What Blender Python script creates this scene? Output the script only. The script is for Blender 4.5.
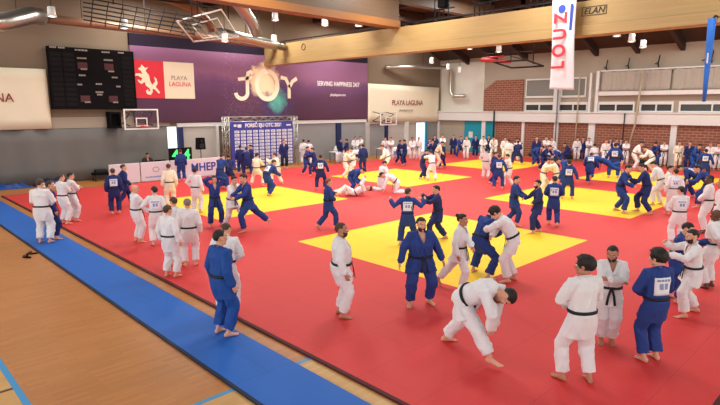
import bpy, bmesh, math, random
import numpy as np
from mathutils import Vector, Matrix
for o in list(bpy.data.objects): bpy.data.objects.remove(o)
S = bpy.context.scene
C = bpy.data.collections.new('hall'); S.collection.children.link(C)
random.seed(4)
# ------------------------------------------------------------------ camera, light, exposure
PITCH = 10.011; YAW = 43.972; CAM_H = 3.7; FOCAL_PX = 541.0
cam = bpy.data.cameras.new('camera'); co_ = bpy.data.objects.new('camera', cam); C.objects.link(co_)
cam.sensor_width = 36.0; cam.lens = FOCAL_PX / 720 * 36.0; cam.clip_end = 300
co_.location = (0, 0, CAM_H); co_.rotation_euler = (math.radians(90 - PITCH), 0, math.radians(-YAW))
S.camera = co_
S.view_settings.view_transform = 'Standard'; S.view_settings.look = 'None'; S.view_settings.gamma = 1.0; S.view_settings.exposure = -0.24
S.cycles.use_denoising = True; S.cycles.max_bounces = 8; S.cycles.diffuse_bounces = 4; S.cycles.sample_clamp_indirect = 6
W = bpy.data.worlds.new('sky'); S.world = W; W.use_nodes = True
W.node_tree.nodes['Background'].inputs[0].default_value = (.75, .85, 1, 1); W.node_tree.nodes['Background'].inputs[1].default_value = 1.0
def area(name, loc, size, power, col=(1, .95, .88), rot=(0, 0, 0), sy=None):
    l = bpy.data.lights.new(name, 'AREA'); l.energy = power; l.color = col; l.shape = 'RECTANGLE'; l.size = size; l.size_y = sy or size
    o = bpy.data.objects.new(name, l); C.objects.link(o); o.location = loc; o.rotation_euler = rot; return o
# high ceiling lamps of the hall, one soft panel in each bay (their housings hang under the roof below)
LAMPS = [(x, y) for x in (4.5, 11.5, 18.0, 25.0, 32.0) for y in (4.0, 10.0, 16.0, 22.0, 27.0)]
for x, y in LAMPS:
    area('ceiling_lamp_light', (x, y, 9.2), 1.6, 420 * (.3 if x < 5 else 1) * (.35 if y < 5 and x < 20 else 1))
# added frontal fill from the two unseen walls behind the camera (glowing panes added below)
area('window_daylight', (14, -6.85, 5.2), 30, 1250, (1, .97, .94), (math.radians(90), 0, 0), 3.4)
area('window_daylight', (-7.85, 10, 5.2), 28, 2000, (1, .97, .94), (math.radians(90), 0, math.radians(-90)), 3.4)
# ------------------------------------------------------------------ materials
M = {}
def s2l(c):
    c = c / 255.0
    return c / 12.92 if c <= .04045 else ((c + .055) / 1.055) ** 2.4
def rgb(r, g, b): return (s2l(r), s2l(g), s2l(b), 1)
def mat(name, col, rough=.7, metal=0, emit=0, noise=0, nscale=8, bump=0, bscale=60, spec=.4, alpha=1):
    m = bpy.data.materials.new(name); m.use_nodes = True; nt = m.node_tree; p = nt.nodes['Principled BSDF']
    p.inputs['Base Color'].default_value = col; p.inputs['Roughness'].default_value = rough; p.inputs['Metallic'].default_value = metal
    p.inputs['Specular IOR Level'].default_value = spec
    if alpha < 1: p.inputs['Alpha'].default_value = alpha
    if emit: p.inputs['Emission Color'].default_value = col; p.inputs['Emission Strength'].default_value = emit
    if noise or bump:
        tc = nt.nodes.new('ShaderNodeTexCoord')
    if noise:
        n = nt.nodes.new('ShaderNodeTexNoise'); n.inputs['Scale'].default_value = nscale; n.inputs['Detail'].default_value = 4
        nt.links.new(tc.outputs['Object'], n.inputs['Vector'])
        mx = nt.nodes.new('ShaderNodeMix'); mx.data_type = 'RGBA'
        mx.inputs[6].default_value = tuple(c * (1 - noise) for c in col[:3]) + (1,); mx.inputs[7].default_value = tuple(min(1, c * (1 + noise)) for c in col[:3]) + (1,)
        nt.links.new(n.outputs['Fac'], mx.inputs[0]); nt.links.new(mx.outputs[2], p.inputs['Base Color'])
    if bump:
        n2 = nt.nodes.new('ShaderNodeTexNoise'); n2.inputs['Scale'].default_value = bscale; n2.inputs['Detail'].default_value = 3
        nt.links.new(tc.outputs['Object'], n2.inputs['Vector'])
        b = nt.nodes.new('ShaderNodeBump'); b.inputs['Strength'].default_value = bump; b.inputs['Distance'].default_value = .01
        nt.links.new(n2.outputs['Fac'], b.inputs['Height']); nt.links.new(b.outputs['Normal'], p.inputs['Normal'])
    M[name] = m; return m
mat('skin_light', rgb(214, 158, 132), .55, noise=.06, nscale=20); mat('skin_tan', rgb(178, 122, 96), .55, noise=.06, nscale=20); mat('skin_dark', rgb(96, 62, 48), .5, noise=.06, nscale=20)
mat('eye_white', rgb(225, 220, 215), .3); mat('hair_dark', rgb(30, 24, 22), .6, bump=.6, bscale=90); mat('hair_brown', rgb(70, 48, 34), .6, bump=.6, bscale=90)
mat('hair_red', rgb(140, 70, 40), .6, bump=.6, bscale=90); mat('hair_blond', rgb(165, 125, 80), .6, bump=.6, bscale=90); mat('hair_grey', rgb(120, 108, 100), .6, bump=.6, bscale=90)
mat('lips_light', rgb(175, 98, 90), .5); mat('lips_dark', rgb(92, 50, 45), .5)
mat('gi_white', rgb(224, 222, 225), .85, noise=.03, nscale=9, bump=.35, bscale=120, spec=.2)
mat('gi_cream', rgb(232, 222, 200), .85, noise=.03, nscale=9, bump=.35, bscale=120, spec=.2)
mat('gi_blue', rgb(40, 62, 128), .8, noise=.12, nscale=9, bump=.35, bscale=120, spec=.25)
mat('gi_navy', rgb(36, 47, 102), .8, noise=.12, nscale=9, bump=.35, bscale=120, spec=.25)
mat('gi_royal', rgb(32, 74, 148), .8, noise=.12, nscale=9, bump=.35, bscale=120, spec=.25)
mat('belt_black', rgb(24, 23, 26), .7); mat('patch_white', rgb(225, 226, 232), .7); mat('ink_navy', rgb(132, 142, 184), .7)
# ------------------------------------------------------------------ mesh helpers
class MB:
    """collects shapes into ONE mesh"""
    def __init__(self): self.v = []; self.f = []; self.s = []
    def add(self, v, f, smooth=False):
        b = len(self.v); self.v += [tuple(p) for p in v]; self.f += [tuple(i + b for i in q) for q in f]; self.s += [smooth] * len(f); return self
    def box(self, x0, x1, y0, y1, z0, z1, bev=0):
        if bev:
            bm = bmesh.new(); bmesh.ops.create_cube(bm, size=1)
            for v in bm.verts: v.co = Vector(((x0 + x1) / 2 + v.co.x * (x1 - x0), (y0 + y1) / 2 + v.co.y * (y1 - y0), (z0 + z1) / 2 + v.co.z * (z1 - z0)))
            bmesh.ops.bevel(bm, geom=bm.edges[:], offset=bev, segments=2, affect='EDGES', profile=.6)
            bm.verts.ensure_lookup_table(); self.add([v.co[:] for v in bm.verts], [tuple(v.index for v in f.verts) for f in bm.faces]); bm.free(); return self
        v = [(x, y, z) for z in (z0, z1) for x, y in ((x0, y0), (x1, y0), (x1, y1), (x0, y1))]
        return self.add(v, [(3, 2, 1, 0), (4, 5, 6, 7), (0, 1, 5, 4), (1, 2, 6, 5), (2, 3, 7, 6), (3, 0, 4, 7)])
    def tube(self, pts, r, n=10, smooth=True):
        pts = [np.array(p, float) for p in pts]; m = len(pts)
        rr = r if isinstance(r, (list, tuple)) else [r] * m
        t = pts[1] - pts[0]; t = t / np.linalg.norm(t); s = np.array([1., 0, 0]) if abs(t[0]) < .9 else np.array([0, 1., 0])
        vs, fs = [], []
        for i in range(m):
            a = (pts[i] - pts[i - 1]) if i else pts[1] - pts[0]; b = (pts[i + 1] - pts[i]) if i < m - 1 else a
            t = a / np.linalg.norm(a) + b / np.linalg.norm(b); t = t / np.linalg.norm(t)
            s = s - t * (s @ t); s = s / np.linalg.norm(s); w = np.cross(t, s)
            for k in range(n):
                q = 2 * math.pi * k / n; vs.append(pts[i] + (s * math.cos(q) + w * math.sin(q)) * rr[i])
        for i in range(m - 1):
            for k in range(n):
                a = i * n + k; b = i * n + (k + 1) % n; fs.append((a, b, b + n, a + n))
        self.add(vs, fs, smooth); b = len(self.v) - len(vs)
        self.f += [tuple(b + k for k in reversed(range(n))), tuple(b + (m - 1) * n + k for k in range(n))]; self.s += [False, False]
        return self
    def lathe(self, x, y, prof, n=18, smooth=True):
        vs, fs = [], []
        for r, z in prof:
            for k in range(n):
                q = 2 * math.pi * k / n; vs.append((x + r * math.cos(q), y + r * math.sin(q), z))
        for i in range(len(prof) - 1):
            for k in range(n):
                a = i * n + k; b = i * n + (k + 1) % n; fs.append((a, b, b + n, a + n))
        self.add(vs, fs, smooth); b = len(self.v) - len(vs); m = len(prof)
        self.f += [tuple(b + k for k in reversed(range(n))), tuple(b + (m - 1) * n + k for k in range(n))]; self.s += [False, False]
        return self
    def prism(self, poly, axis, a0, a1):
        """extrude a polygon: axis 'x': poly is (y,z); 'y': poly is (x,z); 'z': (x,y)"""
        n = len(poly)
        def p(q, a): return {'x': (a, q[0], q[1]), 'y': (q[0], a, q[1]), 'z': (q[0], q[1], a)}[axis]
        v = [p(q, a0) for q in poly] + [p(q, a1) for q in poly]
        return self.add(v, [tuple(range(n)), tuple(reversed(range(n, 2 * n)))] + [(i, i + n, (i + 1) % n + n, (i + 1) % n) for i in range(n)])
    def sheet(self, fn, nu, nv, th, smooth=True):
        """a cloth: fn(u,v) -> point, given real thickness th (vector)"""
        th = np.array(th, float)
        P = [np.array(fn(i / nu, j / nv), float) for j in range(nv + 1) for i in range(nu + 1)]
        m = len(P); w = nu + 1; f = []
        for j in range(nv):
            for i in range(nu):
                a = j * w + i; f.append((a, a + 1, a + w + 1, a + w)); f.append((m + a, m + a + w, m + a + w + 1, m + a + 1))
        ring = [i for i in range(w)] + [j * w + nu for j in range(1, nv + 1)] + [nv * w + i for i in range(nu - 1, -1, -1)] + [j * w for j in range(nv - 1, 0, -1)]
        for k in range(len(ring)):
            a, b = ring[k], ring[(k + 1) % len(ring)]; f.append((b, a, m + a, m + b))
        return self.add(P + [p + th for p in P], f, smooth)
    def mesh(self, name):
        me = bpy.data.meshes.new(name); me.from_pydata(self.v, [], self.f)
        bm = bmesh.new(); bm.from_mesh(me)
        for f, s in zip(bm.faces, self.s): f.smooth = s
        bmesh.ops.recalc_face_normals(bm, faces=bm.faces); bm.to_mesh(me); bm.free(); me.update(); return me
def obj(name, mb, m, parent=None, loc=None):
    me = mb.mesh(name) if isinstance(mb, MB) else mb
    o = bpy.data.objects.new(name, me); C.objects.link(o); me.materials.clear(); me.materials.append(M[m] if isinstance(m, str) else m)
    if parent: o.parent = parent
    if loc: o.location = loc
    return o
def tag(o, label, cat, group=None):
    o['label'] = label; o['category'] = cat
    if group: o['group'] = group
    return o
def thing(name, label, cat, loc=(0, 0, 0), group=None):
    o = bpy.data.objects.new(name, None); C.objects.link(o); o.location = loc; return tag(o, label, cat, group)
def struct(name, mb, m):
    o = obj(name, mb, m); o['kind'] = 'structure'; return o
def put(name, mb, m, root):
    """a part given in world coordinates, under a root that only has a location"""
    l = np.array(root.location); mb.v = [tuple(np.array(p) - l) for p in mb.v]; return obj(name, mb, m, root)
def textmesh(txt, size, depth=.006, align='CENTER', shear=0, spacing=1.0, bold=0, xs=1.0):
    cu = bpy.data.curves.new('t', 'FONT'); cu.body = txt; cu.size = size; cu.extrude = depth; cu.align_x = align; cu.align_y = 'CENTER'; cu.shear = shear; cu.space_character = spacing; cu.offset = bold
    o = bpy.data.objects.new('t', cu); C.objects.link(o); dg = bpy.context.evaluated_depsgraph_get()
    me = bpy.data.meshes.new_from_object(o.evaluated_get(dg), depsgraph=dg); bpy.data.objects.remove(o); bpy.data.curves.remove(cu)
    for v in me.vertices: v.co.x *= xs
    return me
def text(name, txt, size, m, parent, world, face='-Y', **k):
    """lettering standing on a wall that faces -Y or -X, as a part of parent"""
    me = textmesh(txt, size, **k); o = obj(name, me, m, parent)
    o.rotation_euler = (math.pi / 2, 0, 0) if face == '-Y' else (math.pi / 2, 0, -math.pi / 2)
    o.location = Vector(world) - (parent.location if parent else Vector((0, 0, 0))); return o

def node_mat(name, rough=.6, spec=.4):
    m = bpy.data.materials.new(name); m.use_nodes = True; nt = m.node_tree; p = nt.nodes['Principled BSDF']
    p.inputs['Roughness'].default_value = rough; p.inputs['Specular IOR Level'].default_value = spec; M[name] = m
    return m, nt, p, nt.nodes.new('ShaderNodeTexCoord')
def mixc(nt, fac, a, b):
    x = nt.nodes.new('ShaderNodeMix'); x.data_type = 'RGBA'
    for i, s in ((0, fac), (6, a), (7, b)):
        if hasattr(s, 'is_output'): nt.links.new(s, x.inputs[i])
        else: x.inputs[i].default_value = s
    return x.outputs[2]
def mth(nt, op, a, b=0.0):
    x = nt.nodes.new('ShaderNodeMath'); x.operation = op
    for i, s in ((0, a), (1, b)):
        if hasattr(s, 'is_output'): nt.links.new(s, x.inputs[i])
        else: x.inputs[i].default_value = s
    return x.outputs[0]
def noise_(nt, vec, sc, det=3, scale3=None):
    if scale3:
        mp = nt.nodes.new('ShaderNodeMapping'); mp.inputs['Scale'].default_value = scale3; nt.links.new(vec, mp.inputs['Vector']); vec = mp.outputs[0]
    n = nt.nodes.new('ShaderNodeTexNoise'); n.inputs['Scale'].default_value = sc; n.inputs['Detail'].default_value = det; nt.links.new(vec, n.inputs['Vector']); return n.outputs['Fac']

# parquet floor: planks along X; lacquered court in the middle, paler boards outside the court lines
m, nt, p, tc = node_mat('parquet', .4, .3)
br = nt.nodes.new('ShaderNodeTexBrick'); br.offset = .37; br.inputs['Scale'].default_value = 1; br.inputs['Brick Width'].default_value = .55; br.inputs['Row Height'].default_value = .075; br.inputs['Mortar Size'].default_value = .0012
br.inputs['Color1'].default_value = rgb(190, 124, 62); br.inputs['Color2'].default_value = rgb(172, 106, 50); br.inputs['Mortar'].default_value = rgb(116, 70, 34)
nt.links.new(tc.outputs['Object'], br.inputs['Vector'])
gr = noise_(nt, tc.outputs['Object'], 3, 4, (1.2, 9, 1)); base = mixc(nt, mth(nt, 'MULTIPLY', gr, .55), br.outputs['Color'], rgb(146, 88, 42))
big = noise_(nt, tc.outputs['Object'], .5, 2); base = mixc(nt, mth(nt, 'MULTIPLY', big, .35), base, rgb(204, 146, 82))
nt.links.new(base, p.inputs['Base Color'])
m, nt, p, tc = node_mat('parquet_pale', .4, .35)
br = nt.nodes.new('ShaderNodeTexBrick'); br.offset = .37; br.inputs['Scale'].default_value = 1; br.inputs['Brick Width'].default_value = .55; br.inputs['Row Height'].default_value = .075; br.inputs['Mortar Size'].default_value = .0012
br.inputs['Color1'].default_value = rgb(206, 160, 96); br.inputs['Color2'].default_value = rgb(192, 144, 80); br.inputs['Mortar'].default_value = rgb(150, 110, 66)
nt.links.new(tc.outputs['Object'], br.inputs['Vector'])
gr = noise_(nt, tc.outputs['Object'], 3, 4, (1.2, 9, 1)); nt.links.new(mixc(nt, mth(nt, 'MULTIPLY', gr, .4), br.outputs['Color'], rgb(190, 150, 88)), p.inputs['Base Color'])
def mat_mat(name, c, c2, sx=1.0, sy=2.0):
    """vinyl judo mats: faint seams between the mats and a fine rice-straw grain"""
    m, nt, p, tc = node_mat(name, .62, .3)
    br = nt.nodes.new('ShaderNodeTexBrick'); br.offset = .5; br.inputs['Scale'].default_value = 1; br.inputs['Brick Width'].default_value = sy; br.inputs['Row Height'].default_value = sx; br.inputs['Mortar Size'].default_value = .006
    br.inputs['Color1'].default_value = c; br.inputs['Color2'].default_value = c; br.inputs['Mortar'].default_value = c2; nt.links.new(tc.outputs['Object'], br.inputs['Vector'])
    n = noise_(nt, tc.outputs['Object'], .6, 3); nt.links.new(mixc(nt, mth(nt, 'MULTIPLY', n, .25), br.outputs['Color'], c2), p.inputs['Base Color'])
    g = noise_(nt, tc.outputs['Object'], 160, 2); b = nt.nodes.new('ShaderNodeBump'); b.inputs['Strength'].default_value = .15; b.inputs['Distance'].default_value = .004; nt.links.new(g, b.inputs['Height']); nt.links.new(b.outputs[0], p.inputs['Normal'])
mat_mat('mat_red', rgb(210, 58, 58), rgb(190, 48, 50)); mat_mat('mat_yellow', rgb(246, 204, 46), rgb(228, 182, 36)); mat_mat('mat_blue', rgb(26, 98, 188), rgb(20, 84, 168), 2, 4)
mat('mat_rim', rgb(74, 14, 20), .7); mat('mat_rim_blue', rgb(16, 26, 52), .7)
mat('line_blue', rgb(58, 142, 196), .5); mat('line_dark', rgb(52, 40, 52), .5)
mat('plaster', rgb(160, 150, 136), .9, noise=.08, nscale=.8); mat('plaster_pale', rgb(205, 203, 192), .9, noise=.05, nscale=1); mat('wall_brown', rgb(120, 105, 88), .9, noise=.1, nscale=.7)
mat('white_paint', rgb(212, 210, 208), .6, noise=.03, nscale=2); mat('grey_panel', rgb(140, 140, 142), .8, noise=.05, nscale=.7); mat('grey_curtain', rgb(112, 110, 108), .9, noise=.1, nscale=.9); mat('grey_light', rgb(176, 172, 166), .9, noise=.08, nscale=.6)
mat('teal_door', rgb(20, 138, 160), .5, noise=.06, nscale=1); mat('door_dark', rgb(50, 48, 52), .6)
m, nt, p, tc = node_mat('brick', .9, .2)
br = nt.nodes.new('ShaderNodeTexBrick'); br.inputs['Scale'].default_value = 1; br.inputs['Brick Width'].default_value = .42; br.inputs['Row Height'].default_value = .17; br.inputs['Mortar Size'].default_value = .016
br.inputs['Color1'].default_value = rgb(136, 82, 66); br.inputs['Color2'].default_value = rgb(112, 66, 54); br.inputs['Mortar'].default_value = rgb(168, 138, 122)
mp = nt.nodes.new('ShaderNodeMapping'); mp.inputs['Rotation'].default_value = (math.pi / 2, 0, math.pi / 2)
sx = nt.nodes.new('ShaderNodeSeparateXYZ'); cx = nt.nodes.new('ShaderNodeCombineXYZ'); nt.links.new(tc.outputs['Object'], sx.inputs[0]); nt.links.new(sx.outputs['Y'], cx.inputs['X']); nt.links.new(sx.outputs['Z'], cx.inputs['Y']); nt.links.new(cx.outputs[0], br.inputs['Vector'])
nn = noise_(nt, tc.outputs['Object'], 2.5, 4); nt.links.new(mixc(nt, mth(nt, 'MULTIPLY', nn, .5), br.outputs['Color'], rgb(152, 98, 80)), p.inputs['Base Color'])
mat('roof', rgb(66, 50, 45), .85, noise=.15, nscale=.8); mat('rafter', rgb(58, 40, 36), .7)
def wood_mat(name, c1, c2, ax):
    m, nt, p, tc = node_mat(name, .45, .4); n = noise_(nt, tc.outputs['Object'], 2.2, 4, ax); nt.links.new(mixc(nt, n, c1, c2), p.inputs['Base Color'])
wood_mat('glulam', rgb(176, 148, 98), rgb(150, 122, 78), (6, .25, 6)); wood_mat('glulam_brown', rgb(100, 78, 58), rgb(84, 64, 46), (.25, 6, 6)); wood_mat('glulam_orange', rgb(146, 96, 46), rgb(122, 78, 36), (.3, 6, 6))
mat('metal_dark', rgb(34, 34, 40), .5, .3); mat('metal_white', rgb(220, 220, 218), .4); mat('silver', rgb(190, 188, 182), .3, .9, noise=.08, nscale=6); mat('duct_copper', rgb(140, 106, 84), .5, .2, noise=.1, nscale=3); mat('metal_red', rgb(190, 40, 44), .5)
mat('glass_dark', rgb(60, 62, 62), .25, .0); mat('glass_grey', rgb(128, 130, 126), .15, .1)
mat('black', rgb(13, 12, 14), .8, spec=.12); mat('black_gloss', rgb(15, 14, 17), .6, spec=.15); mat('navy_pole', rgb(28, 40, 84), .5); mat('lamp_glow', rgb(255, 246, 226), .5, emit=9); mat('day_glow', rgb(236, 246, 255), .5, emit=1.25); mat('green_glow', rgb(70, 230, 120), .5, emit=1.0)
mat('banner_cream', rgb(228, 220, 196), .8, noise=.04, nscale=1); mat('banner_white', rgb(216, 212, 218), .75, noise=.03, nscale=2); mat('red_ink', rgb(214, 50, 66), .7); mat('maroon_ink', rgb(140, 50, 46), .7); mat('white_ink', rgb(226, 224, 220), .7); mat('cream_ink', rgb(248, 234, 206), .7); mat('grey_ink', rgb(150, 140, 134), .7)
mat('backdrop_blue', rgb(58, 62, 150), .7, noise=.05, nscale=2); mat('blue_ink', rgb(40, 66, 160), .7); mat('sky_ink', rgb(110, 140, 200), .7); mat('beam_ink', rgb(36, 34, 30), .7)
mat('tarp_blue', rgb(26, 70, 140), .5, noise=.1, nscale=3); mat('tarp_dark', rgb(24, 36, 72), .5, noise=.1, nscale=3); mat('cloth_white', rgb(228, 228, 232), .8, noise=.03, nscale=3); mat('bag_dark', rgb(30, 34, 40), .8, noise=.1, nscale=4); mat('bag_blue', rgb(38, 56, 108), .8, noise=.1, nscale=4); mat('bag_grey', rgb(120, 122, 128), .8); mat('shoe_brown', rgb(72, 36, 34), .6); mat('shirt_blue', rgb(36, 56, 130), .8); mat('trouser_black', rgb(26, 26, 30), .8); mat('flag_blue', rgb(40, 110, 205), .6, noise=.06, nscale=3); mat('rope', rgb(176, 158, 132), .8)
m, nt, p, tc = node_mat('curtain_net', .9, .1); p.inputs['Base Color'].default_value = rgb(178, 170, 160); p.inputs['Alpha'].default_value = .82
# printed banner: violet cloth with a pinkish band along the top and a burst of cream and teal powder in the middle
m, nt, p, tc = node_mat('banner_violet', .75, .2)
sx = nt.nodes.new('ShaderNodeSeparateXYZ'); nt.links.new(tc.outputs['Object'], sx.inputs[0]); X_, Z_ = sx.outputs['X'], sx.outputs['Z']
nz = noise_(nt, tc.outputs['Object'], .55, 3)
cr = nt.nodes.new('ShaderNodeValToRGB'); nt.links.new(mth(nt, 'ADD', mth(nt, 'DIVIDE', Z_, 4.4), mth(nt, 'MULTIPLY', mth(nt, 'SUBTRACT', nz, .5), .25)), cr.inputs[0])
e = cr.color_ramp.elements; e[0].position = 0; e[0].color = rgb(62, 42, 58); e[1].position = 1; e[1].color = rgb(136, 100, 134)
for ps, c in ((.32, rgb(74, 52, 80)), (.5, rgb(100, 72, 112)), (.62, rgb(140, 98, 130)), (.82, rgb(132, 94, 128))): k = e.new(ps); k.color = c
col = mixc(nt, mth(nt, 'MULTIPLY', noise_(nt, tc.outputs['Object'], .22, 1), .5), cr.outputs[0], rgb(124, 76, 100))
def blob(cx, cz, rx, rz, col, c, str_):
    d = mth(nt, 'ADD', mth(nt, 'POWER', mth(nt, 'DIVIDE', mth(nt, 'SUBTRACT', X_, cx), rx), 2), mth(nt, 'POWER', mth(nt, 'DIVIDE', mth(nt, 'SUBTRACT', Z_, cz), rz), 2))
    n = noise_(nt, tc.outputs['Object'], 2.2, 5); q = mth(nt, 'SUBTRACT', mth(nt, 'ADD', 1.0, mth(nt, 'MULTIPLY', mth(nt, 'SUBTRACT', n, .5), 1.6)), d)
    x = nt.nodes.new('ShaderNodeClamp'); nt.links.new(mth(nt, 'MULTIPLY', q, str_), x.inputs[0]); return mixc(nt, x.outputs[0], col, c)
col = blob(9.2, 1.3, 1.5, 1.5, col, rgb(60, 60, 120), .6); col = blob(9.25, 1.25, .85, .9, col, rgb(92, 176, 160), .9); col = blob(8.3, 2.5, 1.25, 1.15, col, rgb(240, 216, 178), 1.6)
dust = noise_(nt, tc.outputs['Object'], 14, 2); dd = mth(nt, 'MULTIPLY', mth(nt, 'GREATER_THAN', dust, .66), mth(nt, 'LESS_THAN', mth(nt, 'ABSOLUTE', mth(nt, 'SUBTRACT', X_, 8.0)), 2.6)); col = mixc(nt, mth(nt, 'MULTIPLY', dd, .45), col, rgb(220, 205, 215))
nt.links.new(col, p.inputs['Base Color'])

# ------------------------------------------------------------------ the hall: floor, walls, roof
YW = 29.5; XW = 38.0
struct('floor', MB().box(1.33, XW, 5.95, YW, -.2, 0), 'parquet')
struct('floor', MB().box(-8, 1.33, -7, YW, -.2, 0).box(1.33, XW, -7, 5.95, -.2, 0), 'parquet_pale')
struct('trim_1', MB().box(1.30, 1.38, -7, YW - .3, 0, .003).box(1.38, 36, 5.92, 5.99, 0, .003), 'line_blue')
struct('trim_2', MB().box(-6, 1.30, 8.0, 8.05, 0, .003), 'line_dark')
struct('wall_left', MB().box(-8, XW + .3, YW, YW + .3, -.2, 10), 'wall_brown')
struct('wall_right', MB().box(XW, XW + .3, -7, YW, -.2, 9.8), 'plaster')
struct('wall_back', MB().box(-8, XW, -7.3, -7, -.2, 10), 'plaster'); struct('wall_side', MB().box(-8.3, -8, -7.3, YW, -.2, 10), 'plaster')
struct('ceiling', MB().prism([(-8, 9.6), (33.2, 9.6), (38.2, 7.5), (38.2, 7.7), (33.3, 9.8), (-8, 9.8)], 'y', -7.2, YW + .2), 'roof')
# lower wall on the left: cloth-covered partitions, posts, ledge
cu = MB().sheet(lambda u, v: (-4 + 17.4 * u, YW - .08 - .035 * math.sin(u * 95) - .02 * math.sin(u * 41 + 2 * v), .02 + 2.62 * v), 220, 4, (0, .03, 0)); tag(obj('wall_curtain', cu, 'grey_curtain'), 'long grey curtain covering the lower wall left of the bright doorway', 'curtain')
struct('trim_3', MB().box(14.0, 29.0, YW - .14, YW - .02, 2.58, 2.80), 'white_paint')
struct('trim_4', MB().box(-4, 13.6, YW - .06, YW - .01, 2.66, 3.2), 'plaster')
struct('window_1', MB().box(13.42, 13.95, YW - .06, YW - .01, 0, 2.6), 'day_glow')
struct('wall_panel_1', MB().box(14.3, 16.4, YW - .06, YW - .01, 0, 2.56), 'grey_light')
struct('wall_panel_2', MB().box(21.0, 25.95, YW - .07, YW - .01, 0, 2.56), 'grey_panel'); struct('wall_panel_3', MB().box(26.45, 28.9, YW - .07, YW - .01, 0, 2.56), 'grey_panel'); struct('wall_panel_4', MB().box(29.3, 31.05, YW - .07, YW - .01, 0, 2.45), 'grey_panel'); struct('wall_panel_5', MB().box(31.35, 33.3, YW - .07, YW - .01, 0, 2.45), 'grey_light'); struct('wall_panel_6', MB().box(33.85, 34.9, YW - .07, YW - .01, 0, 2.45), 'grey_light'); struct('wall_panel_7', MB().box(36.2, 37.9, YW - .07, YW - .01, 0, 2.5), 'grey_panel')
struct('window_2', MB().box(34.95, 36.05, YW - .06, YW - .01, 0, 2.5), 'day_glow')
for i, (x0, x1, mm) in enumerate(((14.0, 14.3, 'navy_pole'), (16.4, 16.55, 'white_paint'), (25.95, 26.4, 'navy_pole'), (28.9, 29.3, 'grey_light'), (31.05, 31.35, 'navy_pole'), (33.35, 33.8, 'white_paint'), (36.0, 36.2, 'teal_door'), (37.75, 37.95, 'white_paint'))):
    struct('trim_%d' % (i + 5), MB().box(x0, x1, YW - .2, YW - .02, 0, 2.58), mm)
struct('trim_14', MB().box(29.0, 38, YW - .16, YW - .02, 2.42, 2.56), 'grey_light')
# right wall: brick bays, white pillars, ledge, ribbon windows, curtains
for i, (y0, y1) in enumerate(((21.42, 23.72), (18.82, 21.2), (16.3, 18.5), (11.1, 15.85), (2.0, 10.75), (-6.8, 1.7))):
    struct('wall_brick_%d' % (i + 1), MB().box(XW - .1, XW - .005, y0, y1, 0, 2.6), 'brick')
struct('wall_brick_7', MB().prism([(24.95, 3.4), (21.5, 3.4), (21.5, 5.75), (23.9, 5.75), (24.95, 5.05)], 'x', XW - .1, XW - .005), 'brick')
for i, (y0, y1) in enumerate(((24.66, 25.0), (21.2, 21.42), (18.5, 18.82), (15.85, 16.3), (10.75, 11.1), (1.7, 2.0))):
    struct('trim_%d' % (i + 15), MB().box(XW - .2, XW - .005, y0, y1, 0, 2.6), 'white_paint')
struct('trim_21', MB().box(XW - .35, XW - .005, -6.8, 29.3, 2.6, 3.28).box(XW - .42, XW - .005, -6.8, 29.3, 3.28, 3.36), 'white_paint')
struct('trim_22', MB().box(XW - .05, XW - .005, 25, 29.3, 3.36, 7.3), 'plaster_pale')
for i, (y0, y1) in enumerate(((18.95, 21.3), (16.5, 18.6), (13.4, 15.8), (11.1, 13.1), (7.2, 10.8), (3.2, 6.9), (-1, 2.9))):
    w = obj('window_%d' % (i + 3), MB().box(XW - .03, XW - .008, y0 + .06, y1 - .06, 3.46, 3.86), 'glass_dark'); w['kind'] = 'structure'
    fm = MB()
    for a, b, c, d in ((y0, y1, 3.37, 3.46), (y0, y1, 3.86, 4.05), (y0, y0 + .1, 3.46, 3.86), (y1 - .1, y1, 3.46, 3.86), ((y0 + y1) / 2 - .04, (y0 + y1) / 2 + .04, 3.46, 3.86)): fm.box(XW - .12, XW - .01, a, b, c, d)
    obj('window_frame', fm, 'white_paint', w)
for i, (y0, y1) in enumerate(((18.95, 21.3), (16.7, 18.5))):
    w = obj('window_%d' % (i + 10), MB().box(XW - .03, XW - .008, y0 + .05, y1 - .05, 4.5, 5.65), 'glass_grey'); w['kind'] = 'structure'
    fm = MB()
    for a, b, c, d in ((y0, y1, 4.36, 4.5), (y0, y1, 5.65, 5.75), (y0, y0 + .08, 4.5, 5.65), (y1 - .08, y1, 4.5, 5.65)): fm.box(XW - .1, XW - .01, a, b, c, d)
    obj('window_frame', fm, 'white_paint', w)
struct('trim_23', MB().box(XW - .3, XW - .01, 15.75, 15.95, 3.36, 6.1).box(XW - .3, XW - .01, 16.25, 16.4, 3.36, 6.0).box(XW - .3, XW - .01, 18.5, 18.95, 3.36, 6.0), 'white_paint')
struct('trim_24', MB().box(XW - .4, XW - .02, -6.5, 15.7, 4.46, 4.72).box(XW - .35, XW - .25, -6.5, 15.7, 6.04, 6.12), 'white_paint')
for i, (y0, y1) in enumerate(((11.35, 15.6), (7.0, 11.25), (1.0, 6.9))):
    cu = MB().sheet(lambda u, v: (XW - .28 + .03 * math.sin(u * 37 + 2 * v) + .02 * math.sin(u * 90), y0 + (y1 - y0) * u, 4.74 + 1.3 * v), 90, 6, (.02, 0, 0))
    tag(obj('net_curtain', cu, 'curtain_net'), ('pale net curtain under the roof nearest the pillar left of the rolled blue flag', 'pale net curtain under the roof directly behind the rolled blue flag', 'pale net curtain at the right edge, beyond the rolled blue flag')[i], 'curtain', 'net curtains on the right wall')
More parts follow.
